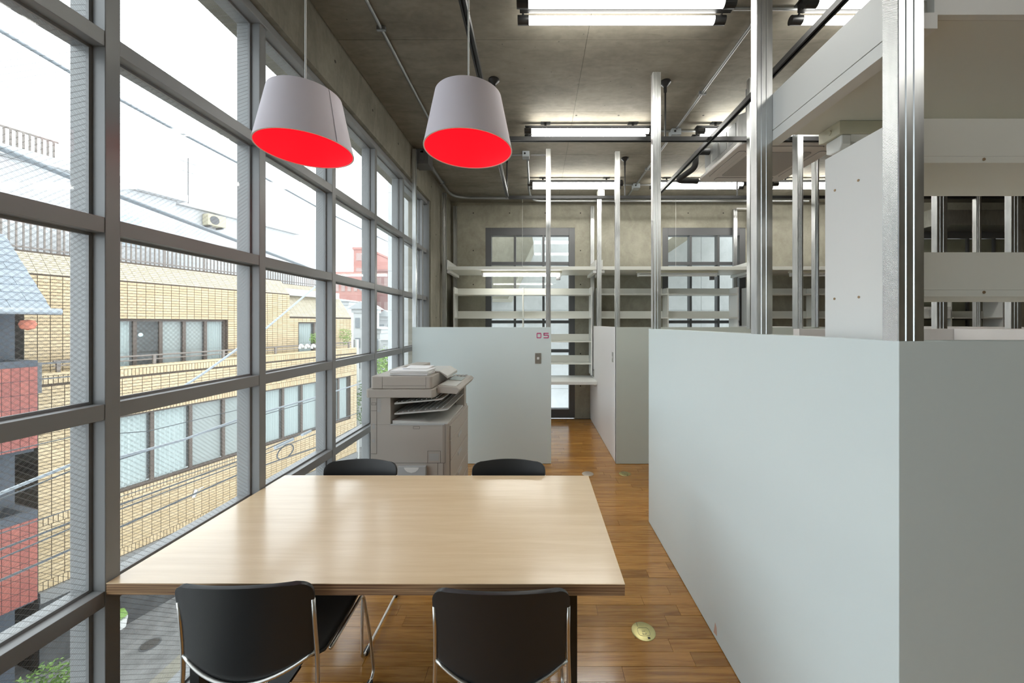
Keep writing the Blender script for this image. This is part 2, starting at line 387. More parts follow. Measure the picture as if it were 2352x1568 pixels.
# things outside behind the back windows
cw = thing('courtyard_wall', 'pale concrete courtyard wall outside the back windows', 'wall', (3.5, 8.6, -7.08))
for i in range(10):
    for j in range(14):
        part('panel', MB().box(-3.4+i*1.8, -3.4+i*1.8+1.794, 8.5, 8.72, -7.08+j*.9, -7.08+j*.9+.895), CONCX, cw, world=True)
st = MB().prism([(-1.6, 2.1), (-.55, 2.1), (-.05, 3.2), (-.30, 4.6), (-1.9, 4.6)], 7.3, 8.495, 'y')
solo('stair_flank', st, CONCW, 'sloping concrete slab outside the left back window', 'stairs')
st = MB().prism([(2.3, 2.80), (4.3, 4.15), (4.3, 4.4), (2.3, 3.05)], 7.2, 8.495, 'y')
solo('stair_beam', st, CONCW, 'slanting concrete beam outside the right back window', 'beam')

# ================================================================== PARTITIONS AND STUDS
PT = 1.5745
def partition(boxes, m, label, **k):
    mb = MB()
    for b in boxes: mb.box(*b)
    return solo('partition', mb, m, label, 'partition', bevel=.0015, **k)
def stripy(px, d): return pxx(px, d)
# near corner partition: aisle side + front side, one L-shaped thing
pn = thing('partition', 'pale blue green corner partition beside the wooden table, nearest on the right', 'partition', (1.2, 1.6, 0))
part('panel', MB().prism([(.92, .938), (3.42, .938), (3.42, 1.008), (.99, 1.008), (.99, 3.02), (.92, 3.02)], .004, PT, 'z'), PART, pn, world=True, bevel=.0015)
part('chip', MB().prism([(1.88, .03), (1.915, .022), (1.90, .085), (1.885, .07)], .9195, .9203, 'x'), mat('bare board chip', (.62, .42, .33), .8), pn, world=True)
partition([(-1.425, .175, 4.26, 4.33, .004, PT)], PART, 'pale green partition numbered 05 behind the photocopier').name = 'partition'
pw = thing('partition', 'white-faced partition between the far booths, grey green on its front end', 'partition', (1.2, 5.3, 0))
part('panel', MB().box(.922, .985, 4.272, 6.30, .004, PT), WPART, pw, world=True)
part('front_panel', MB().box(.922, 3.36, 4.258, 4.3, .004, PT), mat('grey green partition paint', (.55, .60, .55), .4), pw, world=True)
partition([(2.12, 3.42, 2.98, 3.05, .004, PT)], WPART, 'white partition closing the near booth, beyond the tall steel post')
partition([(3.36, 3.43, 1.01, 2.975, .004, PT)], WPART, 'white side partition at the right of the near booth')
partition([(3.365, 3.43, 4.305, 6.30, .004, PT)], WPART, 'white partition between second and third far booth')
partition([(5.78, 5.85, 4.26, 6.30, .004, PT)], WPART, 'white partition right of the third far booth')
partition([(4.4, 8.6, 3.0, 3.07, .004, PT)], WPART, 'long white partition far right behind the open shelf')

# "05" on the partition, built as thin strokes
def strokes(pts, x, z, hgt, y, sx):
    mb = MB()
    for (a, b, c, d) in pts: mb.box(x+a*hgt*sx, x+c*hgt*sx, y-.0012, y+.0002, z+b*hgt, z+d*hgt)
    return mb
PINK = mat('magenta lettering', (.55, .045, .19), .5)
num = thing('booth_number', 'magenta number 05 on the pale green partition', 'number', (.08, 4.259, 1.45))
h5 = .062; z5 = pzz(776.5, 4.26); xa = pxx(1232.5, 4.26); t_ = .17
zero = strokes([(.10, 0, .98, t_), (.10, 1-t_, .98, 1), (0, .08, t_, .92), (1.08-t_, .08, 1.08, .92)], xa, z5, h5, 4.259, .80)
part('digit', zero, PINK, num, world=True)
xb = pxx(1248.5, 4.26)
five = strokes([(0, 0, .98, t_), (.0, 1-t_, 1.02, 1), (0, .5, t_, 1), (0, .47, .98, .47+t_), (1.06-t_, .08, 1.06, .56)], xb, z5, h5, 4.259, .92)
part('digit', five, PINK, num, world=True)

def stud_profile(wx, wy):
    p = [(0, 0)]
    for f in (.30, .62):
        x = wx*f; p += [(x-.0035, 0), (x-.0018, -.0022), (x+.0018, -.0022), (x+.0035, 0)]
    p += [(wx, 0), (wx, wy)]
    p += [(wx-.0015, wy), (wx-.0015, .0015)]   # thin wall, open at the back like a C section
    p += [(.0015, .0015), (.0015, wy)]
    p += [(0, wy)]
    return p
def stud(x, y, z0, z1, label, wx=.0635, wy=.045, group=None, tab=True):
    s_ = thing('steel_stud', label, 'post', (x+wx/2, y+wy/2, z0), 0, group)
    prof = [(x+a, y+b) for a, b in stud_profile(wx, wy)]
    part('channel', MB().prism(prof, z0, z1, 'z'), GALV, s_, world=True)
    part('inner_channel', MB().box(x+.004, x+.006, y+.003, y+wy-.003, z0, z1-.004).box(x+wx-.006, x+wx-.004, y+.003, y+wy-.003, z0, z1-.004).box(x+.004, x+wx-.004, y+wy-.004, y+wy-.002, z0, z1-.004), KNURL, s_, world=True)
    if tab:
        part('flange', MB().box(x-.0012, x, y+.002, y+wy-.002, z0, z1-.001), KNURL, s_, world=True)
    return s_
ZS = 3.60
stud(.922, .940, PT, ZC-.002, 'nearest galvanized steel post at the corner of the blue green partition')
stud(.922, 1.542, PT, ZC-.002, 'second tall galvanized post on the blue green partition, near the overhead shelf end')
stud(.922, 2.918, PT, ZS, 'galvanized post at the far end of the blue green partition')
stud(1.694, 2.93, PT, 3.565, 'galvanized post half hidden behind the second tall post', tab=False)
stud(.117, 4.265, PT, 3.63, 'slim bright post on the right end of the partition numbered 05', .053, .04)
stud(-1.425, 4.265, PT, 3.63, 'galvanized post by the window on the left end of the partition numbered 05', .04, .04)
stud(.924, 4.305, PT, 3.62, 'galvanized post on the front corner of the white-faced far partition', .053, .04)
stud(-1.41, 5.56, .005, 3.58, 'galvanized post in front of the left concrete wall end', .06, .045)
stud(-1.40, 6.25, .005, 3.60, 'galvanized post in the far left corner against the back wall', .06, .045)
stud(.925, 5.58, PT, 3.52, 'galvanized post at the front of the shelf between far booths', .063, .045)
stud(.925, 6.25, PT, 3.60, 'galvanized post against the back wall between the two back windows', .06, .045)
stud(3.34, 6.25, PT, 3.55, 'galvanized post against the right back window', .06, .045)
stud(3.34, 5.58, PT, 3.52, 'galvanized post at the front of the shelf beyond the second tall post', .063, .045)
stud(2.165, 3.06, PT, ZC-.004, 'galvanized post under the air conditioner, left of the pair', .045, .065)
stud(3.20, 4.24, PT, ZC-.004, 'slimmer galvanized post by the side panel edge, right of the pair', .045, .06)
stud(pxx(2160, 3.05), 3.075, PT, ZC-.004, 'galvanized post in the shelf gap, leftmost of the three there', .085, .045)
stud(pxx(2243, 4.6), 4.6, PT, ZC-.02, 'slim galvanized post in the shelf gap, middle of the three there', .06, .045)
stud(pxx(2332, 3.05), 3.075, PT, ZC-.004, 'galvanized post in the shelf gap at the right edge', .085, .045)
for (x, y, l) in ((5.79, 6.25, 'galvanized post at the back wall right of the third far booth'),):
    stud(x, y, PT, 3.55, l, .06, .045)

# ------------------------------------------------------------------ overhead shelves
def overhead(x0, x1, y0, y1, rim_y, label, z=2.425, th=.05):
    # rim_y: 'near' or 'far' = where the back rim stands
    o = thing('overhead_shelf', label, 'shelf', ((x0+x1)/2, (y0+y1)/2, z))
    part('board', MB().box(x0+.019, x1-.019, y0, y1, z, z+th), CREAM, o, world=True, bevel=.001)
    for xa_ in (x0, x1-.018):
        part('side_rim', MB().box(xa_, xa_+.018, y0, y1, z, z+.15), WHITE, o, world=True, bevel=.001)
    yb = y0 if rim_y == 'near' else y1-.018
    part('back_rim', MB().box(x0+.019, x1-.019, yb, yb+.018, z+th+.001, z+.15), WHITE, o, world=True)
    for xa_ in (x0, x1-.05):
        part('batten', MB().box(xa_, xa_+.05, y0-.03 if rim_y == 'near' else y0+.02, y1, z-.045, z-.003), WHITE, o, world=True, bevel=.001)
    return o
overhead(.987, 3.30, .985, 1.582, 'near', 'large white overhead shelf held between the two nearest steel posts')
overhead(-1.345, .915, 5.585, 6.24, 'far', 'cream overhead shelf above the lit tube in the left far booth')
overhead(.99, 3.33, 5.585, 6.24, 'far', 'cream overhead shelf crossing the right back window')
overhead(3.41, 5.77, 5.585, 6.24, 'far', 'cream overhead shelf in the third far booth behind the side panel')
# front lip of the near shelf toward the camera runs down to the board
solo('shelf_lip', MB().box(1.04, 3.25, .966, .984, 2.425, 2.575), WHITE, 'white lip board along the camera side of the large overhead shelf', 'board')

SCREW = mat('brassy screw', (.42, .30, .18), .4, .7)
def bookshelf(x0, x1, yo, yc, label, zb=.79, ztop=2.2, screws=()):
    # yo: open side, yc: side with the back strips
    ya, yb = min(yo, yc), max(yo, yc); s = 1 if yc > yo else -1
    o = thing('bookshelf', label, 'bookshelf', ((x0+x1)/2, (ya+yb)/2, zb))
    xm = (x0+x1)/2
    for xa_ in (x0, x1-.02): part('side_panel', MB().box(xa_, xa_+.02, ya, yb, zb, ztop), WHITE, o, world=True, bevel=.001)
    part('divider', MB().box(xm-.01, xm+.01, ya+.02, yb-.02, zb, ztop-.012), CREAM, o, world=True)
    for zr in (.455, .076, -.305, -.66):
        z = EYE+zr
        for (a, b) in ((x0+.0205, xm-.0105), (xm+.0105, x1-.0205)):
            part('shelf', MB().box(a, b, ya, yb, z-.0001, z+.018), CREAM, o, world=True)
            yy = (yb-.016, yb) if s > 0 else (ya-.0001, ya+.016)
            part('back_strip', MB().box(a, b, yy[0], yy[1], z+.0185, z+.125), CREAM, o, world=True)
    for (x, y, z, ax) in screws:
        p = Vector((x, y, z)); d = Vector((-1, 0, 0)) if ax == 'x' else Vector((0, -1, 0))
        mb = MB().cyl(p, p+d*.0015, .0042, 12)
        sc = part('screw', mb, SCREW, o, world=True)
    return o
bx = 1.035
bookshelf(bx, 3.25, 1.325, 1.05, 'white bookshelf of the near booth, seen from behind with a screwed side panel at right', .80, 2.205,
    [(bx, bx*850/741, EYE+328*bx/741, 'x'), (bx, bx*850/687, EYE+305*bx/687, 'x'), (bx, bx*850/742, EYE+60*bx/742, 'x'), (bx, bx*850/686, EYE+56*bx/686, 'x'),
     (pxx(2259, 1.05), 1.0495, pzz(366, 1.05), 'y'), (pxx(2259, 1.05), 1.0495, pzz(671, 1.05), 'y')])
bookshelf(-1.325, .905, 5.93, 6.20, 'empty cream bookshelf in the left far booth')
bookshelf(1.0, 3.25, 5.93, 6.20, 'empty cream bookshelf in front of the right back window')
bookshelf(3.445, 5.6, 5.93, 6.20, 'empty cream bookshelf in the third far booth')
bookshelf(5.86, 7.5, 5.93, 6.20, 'cream bookshelf at far right holding storage boxes')
# desks
def desk(x0, x1, y0, y1, label):
    o = thing('desk', label, 'desk', ((x0+x1)/2, (y0+y1)/2, .70))
    part('desktop', MB().box(x0, x1, y0, y1, .697, .742), WHITE, o, world=True, bevel=.002)
    for xa_ in (x0+.0005, x1-.03): part('batten', MB().box(xa_, xa_+.03, y0+.12, y1, .655, .6965), WHITE, o, world=True)
    return o
desk(-1.335, .9215, 5.55, 6.24, 'white built-in desk in the left far booth')
desk(.99, 3.36, 5.55, 6.24, 'white built-in desk in the second far booth')
desk(1.0, 3.35, 1.03, 1.62, 'white built-in desk inside the near booth')
# storage boxes
for k, (px, zz_, wd, hh) in enumerate(((6.02, EYE+.094, .30, .17), (6.36, EYE+.094, .32, .17))):
    o = thing('storage_box', ['white storage box on the far right shelf, left one', 'white storage box on the far right shelf, with label holder'][k], 'box', (px+.15, 6.02, zz_), 0, None)
    part('body', MB().box(px, px+wd, 5.95, 6.17, zz_, zz_+hh*.72), WHITE, o, world=True)
    part('lid', MB().box(px-.005, px+wd+.005, 5.945, 6.175, zz_+hh*.72, zz_+hh), WHITE, o, world=True)
    part('label_holder', MB().box(px+wd*.35, px+wd*.65, 5.947, 5.9499, zz_+.045, zz_+.09), FRAME2, o, world=True)
zz_ = EYE-.287
cols = [(.80, .78, .76), (.75, .74, .72), (.75, .55, .03), (.78, .6, .05), (.04, .05, .09), (.06, .08, .16)]
xq = 5.92
for k, (c_, wd) in enumerate(zip(cols, (.22, .20, .03, .028, .05, .06))):
    nm = 'white file box' if k < 2 else 'yellow thin book' if k < 4 else 'dark blue binder'
    solo('file_box' if k < 2 else 'book', MB().box(xq, xq+wd-.004, 5.96, 6.15, zz_, zz_+.22), mat(nm, c_, .6), ['white file box far right under the storage boxes, left of two', 'white file box far right next to the yellow books', 'thin yellow book beside the white file box', 'thin yellow book beside the dark binder', 'dark binder next to the yellow books', 'thick dark blue binder at the end of the row'][k], 'box' if k < 2 else 'book')
    xq += wd

# small tube lamps under the overhead shelves
CREAMP = mat('ivory lamp housing', (.62, .60, .47), .4)
def under_lamp(x0, x1, y, z, lit, label, cord=True):
    o = thing('shelf_lamp', label, 'lamp', ((x0+x1)/2, y, z))
    part('housing', MB().box(x0, x1, y-.035, y+.035, z-.030, z), CREAMP, o, world=True, bevel=.003)
    part('reflector', MB().prism([(y-.030, z-.0305), (y+.030, z-.0305), (y+.018, z-.042), (y-.018, z-.042)], x0+.03, x1-.03, 'x'), WHITE, o, world=True)
    for xa_ in (x0+.008, x1-.032): part('end_cap', MB().box(xa_, xa_+.024, y-.022, y+.022, z-.085, z-.0305), WHITE, o, world=True, bevel=.004)
    part('tube', MB().cyl((x0+.033, y, z-.066), (x1-.033, y, z-.066), .0155, 16), TUBE if lit else TUBEOFF, o, world=True, smooth=True)
    if cord: part('switch_box', MB().box(x1-.085, x1-.02, y+.04, y+.08, z-.13, z-.06), FRAME2, o, world=True, bevel=.004)
    return o
under_lamp(-.84, .40, 5.72, 2.4245, True, 'lit white tube lamp under the overhead shelf of the left far booth')
under_lamp(1.56, 2.80, 5.72, 2.4245, False, 'unlit tube lamp under the shelf across the right back window')
under_lamp(3.92, 5.16, 5.72, 2.4245, False, 'unlit tube lamp under the shelf of the third far booth')
# the near one is the larger box-shaped lamp
o = thing('shelf_lamp', 'ivory tube lamp under the large near overhead shelf', 'lamp', (1.75, 1.42, 2.42))
y_, z_ = 1.518, 2.4245; xl = 1.205
part('housing', MB().prism([(y_-.05, z_), (y_+.06, z_), (y_+.06, z_-.045), (y_+.03, z_-.052), (y_-.05, z_-.052)], xl, xl+1.25, 'x'), CREAMP, o, world=True, bevel=.002)
part('end_cap', MB().prism([(y_-.045, z_-.053), (y_+.035, z_-.053), (y_+.035, z_-.10), (y_+.012, z_-.112), (y_-.03, z_-.112), (y_-.045, z_-.09)], xl+.012, xl+.05, 'x'), WHITE, o, world=True, bevel=.004)
part('reflector', MB().prism([(y_-.045, z_-.053), (y_+.05, z_-.053), (y_+.02, z_-.07), (y_-.02, z_-.07)], xl+.051, xl+1.24, 'x'), WHITE, o, world=True)
part('tube', MB().cyl((xl+.051, y_-.005, z_-.092), (xl+1.2, y_-.005, z_-.092), .0155, 16), TUBEOFF, o, world=True, smooth=True)
part('knob', MB().cyl((xl-.004, y_, z_-.026), (xl, y_, z_-.026), .010, 14), CREAMP, o, world=True, smooth=True)

# switches and sockets
def plate(name, cx, cz, y, label, w_=.072, h_=.122, kind='y', rockers=1):
    o = thing(name, label, 'switch' if 'switch' in name else 'socket', (cx, y, cz))
    def bxx(a, b, c, d, e, f):  # along x, out, z
        return MB().box(cx+a, cx+b, y-d, y-c, cz+e, cz+f) if kind == 'y' else MB().box(cx-d, cx-c, y+a, y+b, cz+e, cz+f)
    part('cover_plate', bxx(-w_/2, w_/2, 0, .004, -h_/2, h_/2), STEEL, o, world=True, bevel=.0015)
    for k in range(rockers):
        zc = (k-(rockers-1)/2)*.036
        part('rocker', bxx(-.013, .013, .0041, .007, zc-.013, zc+.013), WHITE, o, world=True)
    for zc in (-.050, .050): part('screw', bxx(-.003, .003, .0041, .0052, zc-.003, zc+.003), CHROME, o, world=True)
plate('light_switch', pxx(1236, 4.26), pzz(822.5, 4.26), 4.2595, 'stainless light switch under the magenta 05')
plate('light_switch', .9215, pzz(820, 4.44), 4.44, 'stainless light switch at the front of the white partition face', .07, .12, 'x')
plate('wall_socket', .9215, pzz(856, 5.92), 5.92, 'stainless double socket above the built-in desk end', .12, .12, 'x', 2)

# floor sockets
def floor_socket(x, y, m, label, detail=True):
    o = thing('floor_socket', label, 'floor socket', (x, y, 0))
    part('cover', MB().lathe([(.0, .0), (.0615, .0), (.0615, .002), (.058, .004), (0, .004)], n=40), m, o, smooth=True)
    if detail:
        pts = []
        for k in range(40):
            a = 2*math.pi*k/40; c, s = math.cos(a), math.sin(a)
            pts.append((math.copysign(abs(c)**.5, c)*.030, -.006+math.copysign(abs(s)**.5, s)*.026, .0042))
        part('flap_seam', MB().tube(pts, .0007, 5, closed=True), FRAME2, o)
        part('engraving', MB().box(-.008, .008, -.004, -.002, .004, .0046).box(-.010, -.001, -.022, -.020, .004, .0046).box(-.010, -.008, -.022, -.012, .004, .0046).box(.001, .010, -.022, -.020, .004, .0046).box(.008, .010, -.022, -.012, .004, .0046), FRAME2, o)
        part('latch', MB().box(.010, .022, -.050, -.040, .004, .0056), BLK, o)
        part('seam', MB().box(-.024, -.022, .028, .058, .004, .0044), FRAME2, o)
floor_socket(.565, 1.945, BRASS, 'brass floor socket cover near the blue green partition and table')
floor_socket(pxx(1435, 3.98), 3.98, BRASS, 'brass floor socket cover in front of the far white partition', True)
floor_socket(pxx(1350, 3.98), 3.98, mat('worn steel cover', (.55, .48, .40), .45, .6), 'worn silver floor socket cover in the aisle', False)

# ================================================================== CEILING EQUIPMENT
def make_ceiling_light():
    # local: tubes run along x, centre at 0, ceiling at z=0
    o = thing('ceiling_light', 'x', 'ceiling light', (0, 0, 0))
    part('backbone', MB().box(-.70+.05, .70-.02, -.022, .022, -.105, -.055).box(-.66, .67, -.040, .040, -.055, -.045), BLK, o, bevel=.002)
    for x in (-.45, .45): part('hanger', MB().cyl((x, 0, -.045), (x, 0, -.001), .012, 10).box(x-.05, x+.05, -.03, .03, -.006, -.0005), BLK, o)
    for y in (-.063, .063):
        part('tube', MB().cyl((-.592, y, -.115), (.592, y, -.115), .024, 18), TUBE, o, smooth=True)
        for s in (-1, 1):
            hb = MB().cyl((s*.593, y, -.115), (s*.665, y, -.115), .028, 16)
            hl = part('tube_holder', hb, BLK, o, smooth=True)
            part('arm', MB().cyl((s*.630, y, -.115), (s*.630, 0, -.082), .007, 8), BLK, hl)
    return o
cl0 = make_ceiling_light()
rowsY = [(2.315, 'nearest row'), (3.81, 'middle row'), (5.24, 'far row')]
colsX = [(.548, 'left'), (2.30, 'middle'), (3.98, 'right'), (5.75, 'far right')]
first = True
labels = {}
for j, (y, rn) in enumerate(rowsY+[(.80, ''), (-.72, '')]):
    for i, (x, cn) in enumerate(colsX):
        desc = {(0, 0): 'twin tube ceiling light filling the top centre of the view', (0, 1): 'twin tube ceiling light above the black rail, cut by the overhead shelf',
                (1, 0): 'twin tube ceiling light just above the black cross rail', (1, 1): 'twin tube ceiling light half behind the air conditioner',
                (2, 0): 'far twin tube ceiling light between the slim posts, nearest the window', (2, 1): 'far twin tube ceiling light below the air conditioner corner',
                (2, 2): 'far twin tube ceiling light right of the air conditioner'}.get((j, i))
        if desc is None:
            if (j < 2 and i > 1) or j == 3 or (j == 4 and i != 1): continue
            desc = {(0, 2): 'twin tube ceiling light over the near booth, second beyond the overhead shelf', (0, 3): 'twin tube ceiling light of the nearest row, rightmost, over the long white partition',
                (1, 2): 'twin tube ceiling light above the ivory shelf lamp, right of the air conditioner', (1, 3): 'twin tube ceiling light of the middle row, rightmost',
                (2, 3): 'twin tube ceiling light of the far row, rightmost, near the air duct', (3, 0): 'twin tube ceiling light above the camera', (4, 0): 'twin tube ceiling light behind the camera, by the window side', (4, 1): 'twin tube ceiling light behind the camera, away from the window'}[(j, i)]
        if first: l = cl0; l.location = (x, y, ZC); l['label'] = desc; first = False
        else: l = copy_tree(cl0, (x, y, ZC), 0, desc)
        l['group'] = 'twin tube ceiling lights'

# black lighting rails
RZ = EYE+1.569
def rail(p, q, label, wd=.034):
    p, q = Vector(p), Vector(q); d = (q-p).normalized(); s = Vector((-d.y, d.x, 0)); n = Vector((0, 0, 1)); mb = MB(); hw = wd/2
    prof = [(-hw, -hw), (-.006, -hw), (-.006, 0), (.006, 0), (.006, -hw), (hw, -hw), (hw, hw), (-hw, hw)]
    vs = [p+s*a+n*b for a, b in prof]+[q+s*a+n*b for a, b in prof]; k = len(prof)
    mb.add(vs, [tuple(range(k)), tuple(range(k, 2*k))]+[(i, (i+1) % k, k+(i+1) % k, k+i) for i in range(k)])
    return solo('lighting_rail', mb, BLK, label, 'rail')
rail((-.356, YF, RZ), (-.356, 4.60, RZ), 'black lighting rail running back past the right pendant')
rail((1.49, YF, RZ), (1.49, 4.64, RZ), 'black lighting rail running back past the overhead shelf and posts')
rail((-.339, 3.16, RZ), (1.473, 3.16, RZ), 'black cross rail below the middle ceiling light')
rail((1.507, 3.16, RZ), (6.5, 3.16, RZ), 'black cross rail continuing past the air conditioner')
rail((-.339, 4.62, RZ), (1.473, 4.62, RZ), 'far black cross rail above the left back window')
rail((1.507, 4.62, RZ), (8.0, 4.62, RZ), 'far black cross rail continuing right of the posts')
def rod(x, y, label):
    o = thing('rail_hanger', label, 'hanger', (x, y, RZ))
    part('rod', MB().cyl((x, y, RZ+.018), (x, y, ZC-.03), .008, 10), BLK, o, world=True, smooth=True)
    part('ceiling_rose', MB().lathe([(0, 0), (.045, 0), (.047, -.012), (.028, -.030), (.014, -.045), (.013, -.09), (.0, -.09)], (x, y, ZC-.0005), 24), BLK, o, world=True, smooth=True)
rod(pxx(1528, 3.16), 3.16, 'black hanger rod with round rose beside the partition end post')
rod(-.356, 3.13, 'black hanger rod with round rose behind the right pendant')
rod(pxx(1434, 4.65), 4.62, 'black hanger rod above the far rail next to the slim post')
rod(-.356, 4.55, 'black hanger rod at the far end of the left rail')
rod(pxx(1690, 4.65), 4.62, 'black hanger rod over the far rail by the second tall post')
rod(1.49, 1.2, 'black hanger rod of the right rail above the frame')
# rail end spot plug near the right rail
# conduits
def bend(pts, r=.08, n=6):
    out = [Vector(pts[0])]
    for i in range(1, len(pts)-1):
        p, a, b = Vector(pts[i]), Vector(pts[i-1]), Vector(pts[i+1])
        u = (a-p).normalized()*min(r, (a-p).length*.5); v = (b-p).normalized()*min(r, (b-p).length*.5)
        for k in range(n+1):
            t = k/n; out.append(p+u*(1-t)**2+v*t**2)
    out.append(Vector(pts[-1])); return out
def conduit(pts, r, label, clips=(), br=.12):
    o = thing('conduit', label, 'conduit', Vector(pts[0]))
    part('pipe', MB().tube(bend(pts, br), r, 12), CONDUIT, o, world=True, smooth=True)
    for c in clips:
        c = Vector(c); part('clip', MB().box(c.x-.03, c.x+.03, c.y-.009, c.y+.009, c.z-r-.003, c.z+r+.002), CONDUIT, o, world=True)
zc = ZC-.022
conduit([(-1.07, YF, zc), (-1.07, 4.35, zc)], .0115, 'thin zinc conduit on the concrete ceiling between the pendants', [(-1.07, 2.56, zc), (-1.07, 3.9, zc)])
conduit([(-1.345, 4.36, ZC-.05), (-1.345, 5.93, ZC-.05), (.55, 5.95, ZC-.05)], .022, 'thick zinc conduit bending along the far ceiling edge', [(-1.345, 5.3, ZC-.05)], .3)
conduit([(1.475, YF, zc), (1.475, 6.2, zc)], .0115, 'thin zinc conduit on the ceiling beside the right rail', [(1.475, 3.28, zc), (1.475, 2.2, zc), (1.475, 4.9, zc)])
conduit([(1.22, 2.40, zc), (1.90, 2.40, zc)], .010, 'short cross conduit joining the two nearest ceiling lights')
conduit([(1.23, 3.93, zc), (2.1, 3.93, zc)], .010, 'short cross conduit joining the middle ceiling lights')
conduit([(1.23, 5.46, zc), (1.80, 5.46, zc)], .010, 'short cross conduit joining the far ceiling lights')
conduit([(.57, 5.97, ZC-.05), (5.8, 5.97, ZC-.05)], .017, 'straight zinc conduit above the back windows')
conduit([(-.10, 4.52, 3.61), (-.10, 4.85, 3.61), (-.10, 5.40, 3.53), (-.05, 5.70, 3.50), (4.2, 5.70, 3.50)], .014, 'zinc conduit dropping from the grey junction box and running right', (), .15)
conduit([(-.38, 4.46, 3.645), (-.135, 4.46, 3.645)], .010, 'short zinc conduit stub left of the grey junction box')
conduit([(-.065, 4.46, 3.645), (.13, 4.46, 3.645)], .010, 'short zinc conduit stub reaching the slim bright post')
def jbox(x, y, z, s, label):
    o = thing('junction_box', label, 'junction box', (x, y, z))
    part('body', MB().box(x-s, x+s, y-s, y+s, z-.035, z+.03), mat('zinc box', (.45, .50, .53), .5, .3), o, world=True, bevel=.004)
    part('cover', MB().box(x-s*.9, x+s*.9, y-s*.9, y+s*.9, z-.040, z-.0352), CONDUIT, o, world=True)
    part('knockout', MB().cyl((x-s*.3, y-s-.002, z), (x-s*.3, y-s, z), .012, 12), BLK, o, world=True)
jbox(pxx(1208, 4.46), 4.46, 3.648, .042, 'grey square junction box left of the slim bright post')
jbox(1.475, 3.93, ZC-.045, .05, 'round-edged junction box on the ceiling conduit by the cross rail')
jbox(1.475, 5.46, ZC-.045, .05, 'small junction box on the far ceiling conduit')
solo('wall_box', MB().box(-1.44, -1.27, 4.36, 4.56, 3.50, 3.675).box(-1.38, -1.31, 4.355, 4.36, 3.54, 3.63), FRAME2, 'dark grey box high in the corner above the window end', 'box', bevel=.003)
# galvanised head bracket under the far conduit
for x, l in ((.98, 'small cream bracket above the post between the far booths'),):
    solo('bracket', MB().box(x-.05, x+.05, 5.55, 5.66, 3.53, 3.62).box(x-.03, x+.03, 5.57, 5.64, 3.62, ZC-.001), CREAM, l, 'bracket', bevel=.002)
o = thing('post_arm', 'white arm bracket on the post before the right back window', 'bracket', (3.55, 6.2, 3.4))
part('bar', MB().box(3.36, 3.70, 6.19, 6.22, pzz(479, 6.2)-.012, pzz(479, 6.2)+.012), WHITE, o, world=True)
part('box', MB().box(3.56, 3.66, 6.17, 6.24, 3.28, 3.52), WHITE, o, world=True, bevel=.004)
for (px, l) in ((1200, 'thin blind cord hanging before the left back window'), (1552, 'thin cord hanging before the right back window')):
    solo('hanging_cord', MB().tube([(pxx(px, 5.9), 5.9, 2.5), (pxx(px, 5.9), 5.9, 3.6)], .0018, 6), WHITE, l, 'cord')

# air conditioner cassette
AW = mat('air conditioner white', (.66, .63, .60), .45)
ac = thing('air_conditioner', 'white ceiling cassette air conditioner with metal casing hung behind the posts', 'air conditioner', (2.22, 3.56, 3.17))
ax0, ax1, ay0, ay1, az = 1.775, 2.68, 3.185, 4.06, 3.17
def rrect(x0, x1, y0, y1, r, n=5):
    pts = []
    for cx, cy, a0 in ((x1-r, y1-r, 0), (x0+r, y1-r, 90), (x0+r, y0+r, 180), (x1-r, y0+r, 270)):
        for k in range(n+1):
            a = math.radians(a0+90*k/n); pts.append((cx+r*math.cos(a), cy+r*math.sin(a)))
    return pts
part('face_panel', MB().prism(rrect(ax0, ax1, ay0, ay1, .07), az, az+.035), AW, ac, world=True, bevel=.008)
part('casing', MB().prism([(ax0+.12, ay0+.03), (ax1-.12, ay0+.03), (ax1-.03, ay0+.12), (ax1-.03, ay1-.12), (ax1-.12, ay1-.03), (ax0+.12, ay1-.03), (ax0+.03, ay1-.12), (ax0+.03, ay0+.12)], az+.036, az+.31), GALV, ac, world=True)
part('intake_grille', MB().prism(rrect(ax0+.17, ax1-.17, ay0+.17, ay1-.17, .03), az-.006, az-.0002), mat('grille grey', (.42, .40, .38), .6), ac, world=True)
for (a, b, c, d) in ((ax0+.15, ax1-.15, ay0+.055, ay0+.12), (ax0+.15, ax1-.15, ay1-.12, ay1-.055), (ax0+.055, ax0+.12, ay0+.15, ay1-.15), (ax1-.12, ax1-.055, ay0+.15, ay1-.15)):
    fp = part('louvre', MB().prism(rrect(a, b, c, d, .02), az-.005, az-.0002), AW, ac, world=True, bevel=.003)
    part('louvre_slot', MB().prism(rrect(a-.004, b+.004, c-.004, d+.004, .02), az-.0015, az-.0001), FRAME2, fp, world=True)
for x in (ax0+.08, ax1-.08):
    for y in (ay0+.08, ay1-.08):
        part('threaded_rod', MB().cyl((x, y, az+.2), (x, y, ZC-.001), .005, 8), CONDUIT, ac, world=True)
for k in range(4):
    yk = ay0+.16+k*.16
    part('casing_seam', MB().box(ax0+.0275, ax0+.0299, yk, yk+.12, az+.10, az+.26), CONDUIT, ac, world=True)
pipe = solo('insulated_pipe', MB().tube(bend([(ax0+.05, 3.85, 3.40), (1.66, 3.85, 3.40), (1.66, 3.85, 3.24), (1.56, 4.1, 3.20), (1.80, 4.12, 3.20)], .06), .030, 12), mat('black pipe wrap', (.02, .02, .02), .7), 'black insulated pipe looping beside the air conditioner', 'pipe', smooth=True)
